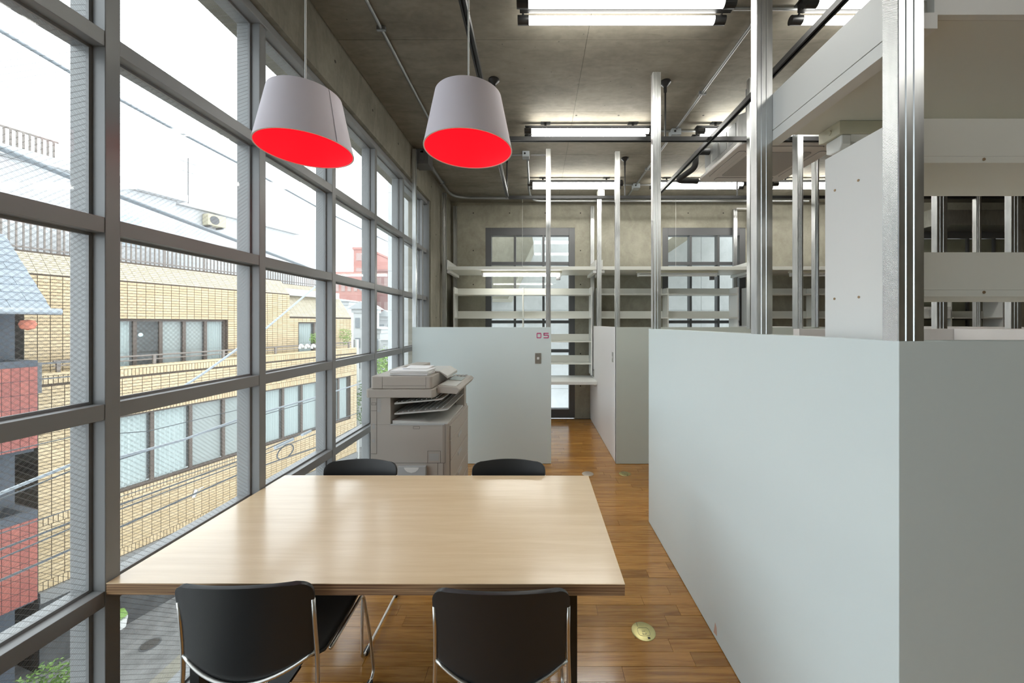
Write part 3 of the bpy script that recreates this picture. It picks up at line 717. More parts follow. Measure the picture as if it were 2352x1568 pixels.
# duct and dark window head far right
dk = thing('air_duct', 'galvanized air duct high against the far right wall', 'duct', (7.3, 5.95, 3.2))
part('duct_body', MB().box(6.3, 8.1, 5.85, 6.3, pzz(520, 5.95), pzz(486, 5.95)), GALV, dk, world=True, bevel=.004)
part('flange', MB().box(6.28, 6.31, 5.83, 6.31, pzz(522, 5.95), pzz(484, 5.95)), GALV, dk, world=True)

# ================================================================== PENDANTS
SHADE = mat('lilac white shade fabric', (.80, .74, .80), .8, bump=.06, bscale=900)
RED = mat('red shade lining', (.95, .008, .018), .6, emit=(1, .012, .03), es=.42)  # lining glows by itself in place of a bulb
RIM = mat('pale shade rim', (.80, .70, .66), .6)
CORD = mat('pale lamp cord', (.70, .70, .68), .5)
def pendant(x, y, zb, label, tilt):
    o = thing('pendant_lamp', label, 'pendant lamp', (x, y, zb), 0, 'red lined pendant lamps over the table')
    R, r, h = .2035, .153, .248
    part('shade', MB().lathe([(R, 0), (r, h), (r-.004, h+.003), (.02, h+.003)], n=72), SHADE, o, smooth=True)
    part('lining', MB().lathe([(R-.004, .001), (r-.004, h-.004), (.012, h-.004)], n=72), RED, o, smooth=True)
    part('rim', MB().lathe([(R-.0045, .0005), (R-.0045, -.0022), (R+.001, -.0022), (R+.001, .0005)], n=72), RIM, o, smooth=True)
    sa = math.radians(tilt)
    cs = [(math.cos(sa)*(R+.0008), math.sin(sa)*(R+.0008), 0.002), (math.cos(sa)*(r+.0008), math.sin(sa)*(r+.0008), h)]
    part('seam', MB().tube(cs, .0012, 6), mat('seam fabric', (.60, .60, .66), .8), o)
    part('socket_cup', MB().lathe([(.0, h+.05), (.018, h+.048), (.022, h+.03), (.022, h+.0035), (0, h+.0035)], n=20), WHITE, o, smooth=True)
    cd = part('cord', MB().cyl((0, 0, h+.05), (0, 0, ZC-zb-.02), .0042, 10), CORD, o, smooth=True)
    part('ceiling_cup', MB().lathe([(0, ZC-zb-.04), (.03, ZC-zb-.035), (.045, ZC-zb-.001), (0, ZC-zb-.001)], n=24), WHITE, o, smooth=True)
pendant(-1.080, 1.735, EYE+.812, 'lilac-white drum pendant with red lining hanging next to the window', -22)
pendant(-.316, 1.735, EYE+.812, 'lilac-white drum pendant with red lining hanging mid table, right of the other', 75)

# ================================================================== TABLE
tb = thing('meeting_table', 'pale maple table with thick plywood edge and black legs beside the window', 'table', (-.59, 1.735, 0), math.radians(-.15))
def lb(x0, x1, y0, y1, z0, z1): return MB().box(x0+.59, x1+.59, y0-1.735, y1-1.735, z0, z1)
part('tabletop', lb(-1.489, .309, 1.28, 2.19, .7165, .7195), MAPLE, tb, bevel=.0008)
for k in range(9):
    t0 = .679+k*(.0374/9)
    part('ply_layer', lb(-1.4885+.0004*(k % 2), .3085-.0004*(k % 2), 1.2805+.0004*(k % 2), 2.1895, t0, t0+.0374/9-.00015), PLY, tb)
for x in (-1.26, .115):
    for y in (1.345, 1.995):
        lg = part('leg', lb(x, x+.036, y, y+.036, .006, .678), BLK, tb, bevel=.002)
        part('foot', MB().cyl((x+.018+.59, y+.018-1.735, .0005), (x+.018+.59, y+.018-1.735, .006), .016, 14), BLACK, lg)
part('apron', lb(-1.29, .11, 1.355, 1.38, .64, .678), BLK, tb)
part('apron', lb(-1.29, .11, 2.0, 2.025, .64, .678), BLK, tb)

# ================================================================== CHAIRS
def make_chair():
    o = thing('stacking_chair', 'x', 'chair', (0, 0, 0))
    # back shell
    top, bot = .775, .43; R, K = 34, 33; f = []
    for i in range(R+1):
        q = 1-(1-i/R)**1.5; row = []
        for j in range(K):
            u = -1+2*j/(K-1); zb_ = .455+.062*u*u; z = zb_+(top-zb_)*q
            w_ = .2075+.003*q
            if z > .690: w_ = .2075+.003*q+.010*min(1, (z-.690)/.006)
            r = .046; dz = z-(top-r)
            if dz > 0: w_ -= r-math.sqrt(max(0, r*r-dz*dz))
            if i == 0 : pass
            x = u*w_
            y = -.205-.045*(1-(x/.225)**2)-.034*((z-bot)/(top-bot))**2
            row.append((x, y, z+.009*(1-u*u)*q))
        f.append(row)
    b = part('backrest', MB().grid(f), BLACK, o, smooth='all')
    sd = b.modifiers.new('thick', 'SOLIDIFY'); sd.thickness = .013; sd.offset = 0
    bev(b, .004, 2)
    # seat shell
    rows_s = []
    for i in range(17):
        t = i/16; y = -.19+.42*t
        z = .445+.016*t-.022*math.sin(math.pi*t)-(.03*((t-.82)/.18)**2 if t > .82 else 0)+(.03*((.12-t)/.12)**2 if t < .12 else 0)
        hw = .208
        e = min(t, 1-t)
        if e < .12: hw -= .045*((.12-e)/.12)**2
        rows_s.append([(hw*(-1+2*j/16), y, z+.018*abs(-1+2*j/16)**3) for j in range(17)])
    s = part('seat', MB().grid(rows_s), BLACK, o, smooth='all')
    sd = s.modifiers.new('thick', 'SOLIDIFY'); sd.thickness = .014; sd.offset = 0; bev(s, .004, 2)
    for sg in (-1, 1):
        x = sg*.222
        pts = [(sg*.2165, -.232, .705), (sg*.2165, -.222, .60), (sg*.2185, -.214, .52), (sg*.221, -.212, .44), (sg*.228, -.235, .20), (sg*.23, -.255, .016),
               (sg*.23, .235, .016), (sg*.222, .215, .20), (sg*.208, .17, .43), (sg*.205, -.10, .425)]
        fr = part('side_frame', MB().tube(bend(pts, .035, 5), .0068, 10), CHROME, o, smooth='all')
        for y in (-.20, .18): part('glide', MB().box(sg*.23-.011, sg*.23+.011, y-.02, y+.02, .0005, .022), BLACK, fr, bevel=.003)
    arc = []
    for k in range(21):
        u = -1+2*k/20; arc.append((u*.214, -.217-.045*(1-u*u), .517-.064*(1-u*u)))
    part('back_bar', MB().tube(arc, .0062, 10), CHROME, o, smooth='all')
    part('seat_bar', MB().tube([(-.205, .12, .418), (.205, .12, .418)], .006, 8).tube([(-.205, -.08, .418), (.205, -.08, .418)], .006, 8), CHROME, o, smooth='all')
    return o
ch = make_chair()
pos = [((-.965, 1.455, 0), math.radians(2), 'black shell chair with chrome frame, near side of the table by the window'),
       ((-.112, 1.43, 0), math.radians(0), 'black shell chair with chrome frame, near side of the table on the right'),
       ((-1.06, 2.00, 0), math.pi, 'black chair behind the table in front of the window and photocopier'),
       ((-.165, 2.00, 0), math.pi, 'black chair behind the table in front of the numbered partition')]
for k, (p, r, l) in enumerate(pos):
    c_ = ch if k == 0 else copy_tree(ch)
    c_.location = p; c_.rotation_euler = (0, 0, r); c_['label'] = l; c_['group'] = 'black chairs round the maple table'

# ================================================================== PHOTOCOPIER
CP = mat('warm grey copier plastic', (.42, .385, .34), .45, bump=.03, bscale=500)
CPL = mat('light copier plastic', (.56, .56, .53), .45)
CPD = mat('dark copier interior', (.045, .042, .038), .6)
CPG = mat('silver grey copier trim', (.42, .43, .43), .4)
dy0 = 2.85
cx0, cx1, cy0, cy1 = pxx(851, dy0), pxx(1030, dy0), dy0, 3.62
def Z(py): return pzz(py, dy0)
def Xc(px): return pxx(px, dy0)
cp = thing('photocopier', 'warm grey office photocopier with papers on top, beside the window', 'photocopier', ((cx0+cx1)/2, (cy0+cy1)/2, 0))
zo, zu = Z(975), Z(913)
# lower body
part('lower_body', MB().prism([(cx0, cy0), (cx1-.045, cy0), (cx1-.018, cy0+.008), (cx1, cy0+.035), (cx1, cy1), (cx0, cy1)], .07, zo), CP, cp, world=True, bevel=.003)
for (x, y) in ((cx0+.06, cy0+.06), (cx1-.08, cy0+.06), (cx0+.06, cy1-.06), (cx1-.08, cy1-.06)):
    part('caster', MB().cyl((x-.015, y, .034), (x+.015, y, .034), .033, 18).box(x-.02, x+.02, y-.02, y+.02, .055, .072), BLACK, cp, world=True, smooth=True)
# tower left and far pillar round the paper well
part('left_tower', MB().box(cx0, Xc(897), cy0, cy1, zo+.0005, zu), CP, cp, world=True, bevel=.002)
part('rear_wall', MB().box(Xc(898), cx1-.01, cy1-.06, cy1, zo+.0005, zu), CPD, cp, world=True)
part('front_pillar', MB().box(cx1-.085, cx1, cy1-.13, cy1-.061, zo+.0005, zu), CP, cp, world=True, bevel=.004)
# output trays
def tray(px0, px1, y0_, y1_, zt, label):
    x0_, x1_ = Xc(px0), Xc(px1)
    t = part('tray', MB().prism([(x0_, zt), (x1_-.03, zt+.028), (x1_, zt+.034), (x1_, zt+.026), (x1_-.03, zt+.018), (x0_, zt-.014)], y0_, y1_, 'y'), CPL if label else CPG, cp, world=True, bevel=.003)
    rb = MB()
    for k in range(9):
        xx = x0_+.02+k*(x1_-x0_-.07)/8; rb.box(xx, xx+.006, y0_-.002, y1_-.03, zt+.003+(xx-x0_)*.1, zt+.008+(xx-x0_)*.1)
    part('ribs', rb, CPG, t, world=True)
tray(903, 1015, cy0+.02, cy1-.10, Z(926), True)
tray(903, 1028, cy0+.02, cy1-.10, Z(950), True)
part('well_floor', MB().prism([(Xc(900), zo+.001), (cx1-.012, zo+.001), (cx1-.012, zo+.012), (Xc(985), zo+.012), (Xc(960), zo+.022), (Xc(900), zo+.03)], cy0+.012, cy1-.062, 'y'), CPL, cp, world=True)
part('well_lip', MB().box(Xc(897), cx1-.03, cy0-.003, cy0+.008, zo-.004, zo+.006), CPG, cp, world=True, bevel=.001)
# scanner and document feeder
part('scanner_unit', MB().prism(rrect(Xc(841), Xc(999), cy0-.012, cy1, .025), zu+.001, Z(893)-.002), CP, cp, world=True, bevel=.004)
ad = part('document_feeder', MB().prism(rrect(Xc(851), Xc(992), cy0, cy1-.10, .022), Z(893), Z(864)), CP, cp, world=True, bevel=.006)
part('feeder_seam', MB().box(Xc(878)-.0008, Xc(878)+.0008, cy0-.0006, cy0, Z(893)+.003, Z(864)-.004).box(Xc(978)-.0008, Xc(978)+.0008, cy0-.0006, cy0, Z(893)+.003, Z(864)-.004).box(Xc(878), Xc(978), cy0-.0006, cy0, Z(886), Z(886)+.0016), CPD, ad, world=True)
fd = part('feeder_tray', MB().prism([(Xc(955), Z(864)+.001), (Xc(993), Z(864)+.001), (Xc(1012), Z(879)), (Xc(1012), Z(872)), (Xc(993), Z(864)+.012), (Xc(955), Z(864)+.012)], cy0+.22, cy1-.16, 'y'), CPL, cp, world=True, bevel=.004)
part('raised_tray', MB().prism([(Xc(858), Z(864)+.001), (Xc(935), Z(864)+.001), (Xc(935), Z(864)+.042), (Xc(900), Z(864)+.045), (Xc(858), Z(864)+.012)], cy0+.30, cy1-.14, 'y'), CP, cp, world=True, bevel=.008)
pn_ = part('control_panel', MB().prism([(Xc(1000), Z(905)), (Xc(1046), Z(908)), (Xc(1053), Z(898)), (Xc(1046), Z(892)), (Xc(1000), Z(888))], cy0+.05, cy1-.06, 'y'), CP, cp, world=True, bevel=.004)
def slope(px): return Z(888)+(Z(892)-Z(888))*(px-1000)/46
part('touch_screen', MB().prism([(Xc(1006), slope(1006)+.0004), (Xc(1038), slope(1038)+.0004), (Xc(1038), slope(1038)+.004), (Xc(1006), slope(1006)+.004)], cy0+.36, cy0+.58, 'y'), mat('grey screen', (.30, .33, .30), .15), pn_, world=True)
part('key_flap', MB().prism([(Xc(1004), slope(1004)+.0004), (Xc(1042), slope(1042)+.0004), (Xc(1042), slope(1042)+.005), (Xc(1004), slope(1004)+.005)], cy0+.08, cy0+.32, 'y'), CPL, pn_, world=True, bevel=.002)
for r_ in range(3):
    for k in range(4):
        yy = cy0+.60+k*.022; xx = Xc(1010)+r_*.035
        part('key', MB().box(xx, xx+.018, yy, yy+.012, slope(1012)-.001, slope(1012)+.005), CPG, pn_, world=True)
# seams and vents on the side facing the table
sm = MB()
for a, b, c, d in ((1022.2, 1022.8, 1063, 977), (860, 1022, 1063.3, 1062.6), (865, 865.6, 1042, 914), (1019, 1019.6, 1090, 1063), (1005, 1005.6, 1090, 1063), (882, 882.6, 1090, 1063), (852, 865, 943.4, 942.8), (852, 865, 1042, 1041.4)):
    sm.box(Xc(a), Xc(b), cy0-.0008, cy0-.0001, Z(c), Z(d))
part('seams', sm, CPD, cp, world=True)
def outline(px0, px1, py0, py1, t=.5):
    m_ = MB(); y0_, y1_ = cy0-.0009, cy0-.0001
    m_.box(Xc(px0), Xc(px1), y0_, y1_, Z(py0+t), Z(py0)); m_.box(Xc(px0), Xc(px1), y0_, y1_, Z(py1), Z(py1-t))
    m_.box(Xc(px0), Xc(px0+t), y0_, y1_, Z(py1), Z(py0)); m_.box(Xc(px1-t), Xc(px1), y0_, y1_, Z(py1), Z(py0)); return m_
part('hatch', outline(982, 1012, 1035, 1063), CPD, cp, world=True)
part('latch', outline(949, 964, 979, 984.5), CPD, cp, world=True)
part('handle_recess', outline(853, 864, 924.5, 930), CPD, cp, world=True)
def vent(px0, px1, py0, py1, n, horiz=True):
    m_ = MB()
    for k in range(n):
        z = Z(py0)+(Z(py1)-Z(py0))*(k+.5)/n; m_.box(Xc(px0), Xc(px1), cy0-.0012, cy0-.0001, z-.0015, z+.0015)
    part('vent', m_, CPG, cp, world=True)
vent(866.5, 875, 916, 946, 16); vent(855.5, 861, 972, 985, 8); vent(986, 1008, 1041, 1058, 10); vent(854.5, 861, 1008, 1016, 5)
# side pocket with white sheet
dc = part('document_pocket', MB().box(Xc(917), Xc(980), cy0-.030, cy0-.0005, .44, Z(1068)), CPG, cp, world=True, bevel=.002)
part('pocket_window', MB().prism([(Xc(931), Z(1070)), (Xc(965), Z(1070)), (Xc(963), Z(1075)), (Xc(957), Z(1080)), (Xc(948), Z(1082)), (Xc(939), Z(1080)), (Xc(933), Z(1075))], cy0-.0312, cy0-.0301, 'y'), WHITE, dc, world=True)
# drawer fronts on the right side
for k, (za, zb_) in enumerate(((.08, .22), (.225, .375), (.38, .545), (.55, .70), (.705, zo-.02))):
    dr = part('drawer', MB().box(cx1, cx1+.010, cy0+.04, cy1-.005, za, zb_), CP, cp, world=True, bevel=.003)
    if k < 4: part('drawer_handle', MB().box(cx1+.0101, cx1+.014, cy0+.30, cy0+.44, zb_-.05, zb_-.025), CPG, dr, world=True, bevel=.001)
# papers on top
zt = Z(864)+.002
for k in range(3):
    nm = ['lowest white booklet in the stack on the photocopier', 'middle white booklet in the stack on the photocopier', 'top booklet with a small blue picture on the photocopier'][k]
    a = math.radians([-2, 1.5, -4][k]); ob = thing('booklet', nm, 'booklet', (Xc(936), cy0+.135, zt+k*.0125), a, 'booklets stacked on the photocopier')
    part('pages', MB().box(-.148, .148, -.105, .105, .0003, .0115), mat('page edges', (.70, .70, .69), .7), ob, bevel=.001)
    part('cover', MB().box(-.149, .149, -.106, .106, .0116, .0123), mat('white cover', (.88, .88, .88), .5), ob)
    if k == 2: part('picture', MB().box(-.09, -.03, .0, .07, .01235, .0126), mat('blue print', (.10, .13, .36), .5), ob)
rows_p = [[(x, y, .014+.05*max(0, y)+.02*abs(x)*(1 if x < 0 else .2)) for x in [-.10+.02*i for i in range(11)]] for y in [-.04+.036*i for i in range(6)]]
ps = MB().grid(rows_p); ps.v = [(v[0]+Xc(942), v[1]+cy0+.17, v[2]+zt+.0375-.012) for v in ps.v]
so = solo('loose_sheet', ps, mat('white paper', (.88, .88, .89), .6), 'loose curled white sheet on top of the booklets', 'paper', smooth='all')
sd = so.modifiers.new('t', 'SOLIDIFY'); sd.thickness = .0008; sd.offset = 1

# ================================================================== OUTSIDE
GZ = EYE-8.7
ROT = math.atan2(.958, .2857)
solo('street', MB().box(-60, -1.9, -40, 160, GZ-.2, GZ), mat('wet asphalt', (.19, .19, .188), .5, noise=.25, scale=3, bump=.5, bscale=40), kind='structure')
solo('kerb', MB().box(-.2, 0, -12, 40, 0, 1).box(0, 0.001, 0, .1, 0, .1), None) if False else None
kb = thing('kerb', 'pale concrete kerb strip along the narrow street below', 'kerb', (-6.6, 6, GZ))
for k in range(24):
    part('stone', MB().box(-6.75, -6.35, -2+k*.61, -2+k*.61+.60, GZ+.001, GZ+.04), CONCX, kb, world=True, bevel=.01)
mh = thing('manhole_cover', 'dark oval-looking manhole cover in the grey street below', 'manhole cover', (pxx(345, 10.02), 10.02, GZ))
part('lid', MB().lathe([(0, .001), (.19, .001), (.19, .02), (0, .02)], n=32), mat('cast iron', (.07, .065, .06), .6), mh)
part('ring', MB().lathe([(.191, .001), (.22, .001), (.22, .015), (.191, .015)], n=32), FRAME2, mh)

TILE = island_tile('ochre glazed tile', (.50, .375, .215), (.60, .465, .285), .3)
TILEL = island_tile('pale roof tile', (.40, .345, .25), (.47, .41, .305), .4)
GROUT = mat('dark grout', (.075, .055, .04), .9)
BROWN = mat('dark bronze sash', (.10, .075, .06), .5)
CURT = mat('white net curtain', (.58, .60, .585), .9)
PANEL = mat('pale sliding screen', (.38, .37, .35), .8)
RAILM = mat('brown grey railing', (.20, .17, .15), .5)
PLAS = mat('white render', (.56, .565, .57), .8, noise=.05, scale=2)
ap = thing('apartment_building', 'ochre tiled apartment block across the street with wide windows and balcony parapet', 'building', (-11.9, 10.6, GZ), ROT)
def E(r): return r+8.7                     # height from eye level to building base
tile_me = mesh('tile', MB().box(0, .206, -.014, .004, 0, .072), TILE)
tsold = mesh('tile', MB().box(0, .068, -.014, .004, 0, .194), TILE)
big_t = [0]
def tiles(stuff, t0, t1, z0, z1, y, skip=(), sold=False, near=True):
    tw, th = (.083, .208) if sold else (.22, .0868)
    n = int((z1-z0)/th+.01)
    for i in range(n):
        z = z0+i*th; k = 0; t = t0
        while t+tw*.3 < t1:
            e = min(t+tw-.014, t1)
            if not any(a-.02 < t+tw*.5 < b+.02 and c-.02 < z+th*.5 < d+.02 for a, b, c, d in skip):
                px = VX+F*((-11.9+.2857*t-.958*y)/(10.6+.958*t+.2857*y)); pyy = VY-F*(z-8.7)/(10.6+.958*t+.2857*y)
                vis = near and (278 < px < 552) and 560 < pyy < 1290
                if vis and big_t[0] < 290 and e-t > tw*.9 and (t < 2.35):
                    inst('tile', tsold if sold else tile_me, ap, (t, y, z)); big_t[0] += 1
                else: stuff.box(t, e, y-.014, y+.004, z, z+th-.0145)
            t += tw
st_ = MB()
# lower facade slab with window holes: built as bands
winA, winB, winC = (-.25, 3.75), (4.15, 6.75), (7.25, 8.6)
T0, T1 = -1.5, 9.0
body = MB().box(T0, T1, 0, .3, 0, E(-4.85)).box(T0, T1, 0, .3, E(-2.66), E(-1.32))
for a, b in ((T0, winA[0]), (winA[1], winB[0]), (winB[1], winC[0]), (winC[1], T1)): body.box(a, b, 0, .3, E(-4.85), E(-2.66))
body.box(T0, T1, .3, 1.2, E(-2.75), E(-2.3)).box(T0, T1, .3, 5, 0, E(-6.9)).box(T0, T0+.3, .3, 6, 0, E(-1.32)).box(T1-.3, T1, .3, 6, 0, E(-1.32))
part('wall', body, GROUT, ap)
tiles(st_, T0, T1, E(-6.45), E(-4.85)-.21, 0); tiles(st_, T0, T1, E(-4.85)-.209, E(-4.85), 0, sold=True)
tiles(st_, T0, T1, E(-6.66), E(-6.45), 0, sold=True)
tiles(st_, T0, T1, E(-2.66), E(-2.66)+.21, 0, sold=True, near=False); tiles(st_, T0, T1, E(-2.66)+.21, E(-1.32)-.20, 0)
tiles(st_, T0, T1, E(-1.32)-.207, E(-1.32)+.02, 0, sold=True)
for a, b in ((T0, winA[0]), (winA[1], winB[0]), (winB[1], winC[0]), (winC[1], T1)): tiles(st_, a, b, E(-4.85), E(-2.66), 0)
part('parapet_cap', MB().box(T0, T1, -.012, .30, E(-1.32), E(-1.26)), TILE, ap)
part('base_wall', MB().box(T0, T1+.0, -.06, -.001, 0, E(-6.96)), mat('dark damp base', (.06, .062, .063), .7, noise=.3, scale=2), ap)
part('plinth', MB().box(T0, T1, -.10, .0, E(-6.95), E(-6.68)), mat('grey plinth', (.22, .22, .215), .8), ap)
# lower windows
def sash_window(t0, t1, z0, z1, y, n, par, curt, dark=()):
    wn_ = part('window', MB().box(t0, t1, y, y+.10, z0, z0+.07).box(t0, t1, y, y+.10, z1-.06, z1).box(t0, t0+.06, y, y+.10, z0+.07, z1-.06).box(t1-.06, t1, y, y+.10, z0+.07, z1-.06), BROWN, par)
    w_ = (t1-t0)/n
    for k in range(1, n): part('sash_bar', MB().box(t0+k*w_-.045, t0+k*w_+.045, y+.01, y+.07, z0+.07, z1-.06), BROWN, wn_)
    for k in range(n):
        a, b = t0+k*w_+.05, t0+(k+1)*w_-.05
        part('pane', MB().box(a, b, y+.05, y+.056, z0+.07, z1-.06), GLASS, wn_)
        if k in dark: continue
        if k in curt:
            P = [[(a+(b-a)*i/40, y+.16+.035*math.sin(i*1.15+k), z) for i in range(41)] for z in (z0+.06, z1-.05)]
            part('curtain', MB().grid(P), CURT, wn_, smooth='all')
        else: part('screen', MB().box(a, b, y+.13, y+.15, z0+.05, z1-.05), PANEL, wn_)
    part('room_shade_sheet', MB().box(t0, t1, y+.5, y+.52, z0-.02, z1+.02), mat('painted room shade', (.09, .085, .08), .9), wn_)  # dark sheet stands in for the shade of the unlit room
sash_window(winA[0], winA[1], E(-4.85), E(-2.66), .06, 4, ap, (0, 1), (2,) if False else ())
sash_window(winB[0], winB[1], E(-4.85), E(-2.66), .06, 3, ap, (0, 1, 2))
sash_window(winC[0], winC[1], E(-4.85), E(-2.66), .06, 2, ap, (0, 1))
# upper storey set back
UY = .9; uw = (.15, 3.40, E(-2.2), E(.12)); uw2 = (6.45, 8.3, E(-1.9), E(.05))
ub = MB()
ub.box(-1.4, uw[0], UY, UY+.3, E(-2.3), E(1.30)).box(uw[0], uw[1], UY, UY+.3, uw[3], E(1.30)).box(uw[1], 5.98, UY, UY+.3, E(-2.3), E(1.30))
ub.box(5.98, uw2[0], UY, UY+.3, E(-2.3), E(.30)).box(uw2[0], uw2[1], UY, UY+.3, uw2[3], E(.30)).box(uw2[1], 9.6, UY, UY+.3, E(-2.3), E(.30))
ub.prism([(UY, E(1.30)), (UY+.9, E(1.30)), (UY+.9, E(1.95)), (UY+.55, E(1.95))], -1.4, 5.98, 'x')
ub.prism([(UY, E(.30)), (UY+1.6, E(.30)), (UY+1.6, E(1.9)), (UY+1.25, E(1.9))], 5.985, 9.6, 'x')
ub.box(-1.4, -1.1, UY+.3, 6, E(-2.3), E(1.3)).box(9.3, 9.6, UY+.3, 6, E(-2.3), E(.3))
part('upper_wall', ub, GROUT, ap)
tiles(st_, -1.4, 5.98, E(-2.2), E(1.30), UY, skip=(uw,))
tiles(st_, 5.98, 9.6, E(-2.2), E(.30), UY, skip=(uw2,))
# pale tiles on the sloped parapets
sl = MB()
def slope_tiles(t0, t1, ya, za, yb, zb_, mb):
    L_ = math.hypot(yb-ya, zb_-za); n = int(L_/.0868); dy, dz = (yb-ya)/L_, (zb_-za)/L_; nx, nz_ = -dz*.014, dy*.014
    for i in range(n):
        a = i*.0868; b = a+.075; t = t0
        while t < t1-.05:
            e = min(t+.212, t1)
            p = [(t, ya+dy*a, za+dz*a), (e, ya+dy*a, za+dz*a), (e, ya+dy*b, za+dz*b), (t, ya+dy*b, za+dz*b)]
            q = [(u[0], u[1]+nx, u[2]+nz_) for u in p]
            mb.add(p+q, [(4, 5, 6, 7), (0, 1, 5, 4), (1, 2, 6, 5), (2, 3, 7, 6), (3, 0, 4, 7)]); t += .22
slope_tiles(-1.4, 5.98, UY, E(1.30), UY+.55, E(1.95), sl); slope_tiles(5.98, 9.6, UY, E(.30), UY+1.25, E(1.9), sl)
part('sloped_tile', sl, TILEL, ap, kind='stuff', label='pale tiles of the sloped parapet')
part('tile', st_, TILE, ap, kind='stuff')
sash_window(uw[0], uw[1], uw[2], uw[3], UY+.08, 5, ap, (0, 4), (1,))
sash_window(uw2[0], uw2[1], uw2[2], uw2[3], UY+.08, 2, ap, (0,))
part('sticker', MB().cyl((.95, UY+.12, E(-.37)), (.95, UY+.125, E(-.37)), .06, 14), mat('pale sticker', (.6, .85, .85), .5), ap)
# rails on parapet and roof
br = part('balcony_rail', MB().tube([(-1.2, .15, E(-.98)), (T1-.2, .15, E(-.98))], .025, 8).tube([(-1.2, .15, E(-1.10)), (T1-.2, .15, E(-1.10))], .018, 8), RAILM, ap)
for k in range(6): part('rail_post', MB().box(-1.15+k*1.95, -1.08+k*1.95, .12, .18, E(-1.26), E(-.97)), RAILM, br)
rr_ = part('roof_railing', MB().box(-5.5, 4.55, UY+.62, UY+.66, E(2.98), E(3.03)).box(-5.5, 4.55, UY+.62, UY+.66, E(2.02), E(2.06)), RAILM, ap)
for k in range(84):
    t = -5.4+k*.12; part('baluster', MB().box(t, t+(.07 if k % 10 == 0 else .03), UY+.625, UY+.655, E(1.9), E(2.98)), RAILM, rr_)
rr2 = part('roof_railing', MB().box(5.9, 9.3, UY+1.35, UY+1.39, E(2.75), E(2.80)).box(5.9, 9.3, UY+1.35, UY+1.39, E(2.0), E(2.04)), RAILM, ap)
for k in range(28):
    t = 5.92+k*.12; part('baluster', MB().box(t, t+.03, UY+1.355, UY+1.385, E(1.9), E(2.75)), RAILM, rr2)
part('terrace', MB().box(-5.5, 9.3, UY+.5, 8, E(1.3), E(1.6)), PLAS, ap)
# penthouse
ph = thing('rooftop_house', 'white rooftop house with flat eaves on the tiled block', 'building', (-11.9, 10.6, GZ), ROT)
part('wall', MB().box(-6, 2.64, 2.4, 6.0, E(1.61), E(4.55)), PLAS, ph); part('eaves', MB().box(-6.3, 2.85, 2.1, 6.3, E(4.56), E(4.82)), PLAS, ph)
part('lower_wall', MB().box(2.65, 8.5, 3.6, 6.0, E(1.61), E(4.75)), PLAS, ph)
part('lower_roof', MB().box(2.9, 8.7, 3.4, 6.2, E(4.76), E(4.86)), PLAS, ph)
wq = part('window', MB().box(1.0, 1.7, 2.37, 2.3995, E(2.6), E(3.7)), mat('pale frame', (.55, .58, .6), .5), ph); part('pane', MB().box(1.06, 1.64, 2.36, 2.369, E(2.66), E(3.64)), mat('sky lit glass', (.45, .52, .58), .1), wq)
part('grey_door', MB().box(3.0, 4.0, 3.56, 3.599, E(1.62), E(3.4)), mat('grey door', (.55, .56, .56), .6), ph)
gr = part('roof_fence', MB().box(-4.6, 0, 3.0, 3.04, E(5.55), E(5.6)).box(-4.6, 0, 3.0, 3.04, E(4.83), E(4.9)), RAILM, ph)
for k in range(40): part('baluster', MB().box(-4.6+k*.115, -4.56+k*.115, 3.0, 3.04, E(4.9), E(5.55)), RAILM, gr)
part('roof_shed', MB().prism([(-4.6, E(4.83)), (-.2, E(4.83)), (-.2, E(5.2)), (-4.6, E(5.2))], 3.4, 5, 'y'), mat('brown shed', (.30, .22, .20), .8), ph)
ah = thing('antenna', 'thin antenna mast on the white rooftop house', 'antenna', (-11.9, 10.6, GZ), ROT)
part('mast', MB().tube([(3.9, 3.9, E(4.87)), (3.9, 3.9, E(6.9))], .02, 6), FRAME2, ah)
part('elements', MB().tube([(3.6, 3.9, E(6.7)), (4.2, 3.9, E(6.7))], .012, 6).tube([(3.7, 3.9, E(6.3)), (4.1, 3.9, E(6.3))], .012, 6), FRAME2, ah)
ou = thing('outdoor_unit', 'beige air conditioner unit on the white rooftop house wall', 'air conditioner unit', (-11.9, 10.6, GZ), ROT)
part('casing', MB().box(4.2, 4.9, 3.2, 3.55, E(4.15), E(4.62)), mat('beige unit', (.50, .46, .34), .7), ou, bevel=.02)
part('fan_grille', MB().cyl((4.45, 3.19, E(4.38)), (4.45, 3.199, E(4.38)), .18, 20), FRAME2, ou)
part('bracket', MB().box(4.3, 4.35, 3.2, 3.599, E(4.08), E(4.145)).box(4.75, 4.8, 3.2, 3.599, E(4.08), E(4.145)), FRAME2, ou)
# wall spot lamp on the tiles
sp_ = thing('wall_spotlight', 'small silver spotlight on the ochre tiled wall below the windows', 'spotlight', (pxx(440, 11.4), 11.55, EYE-5.3))
part('arm', MB().cyl((.0, .25, .08), (0, 0, .08), .02, 8), CHROME, sp_); part('head', MB().cyl((.0, .0, .12), (-.03, -.06, -.10), .06, 14), CHROME, sp_)

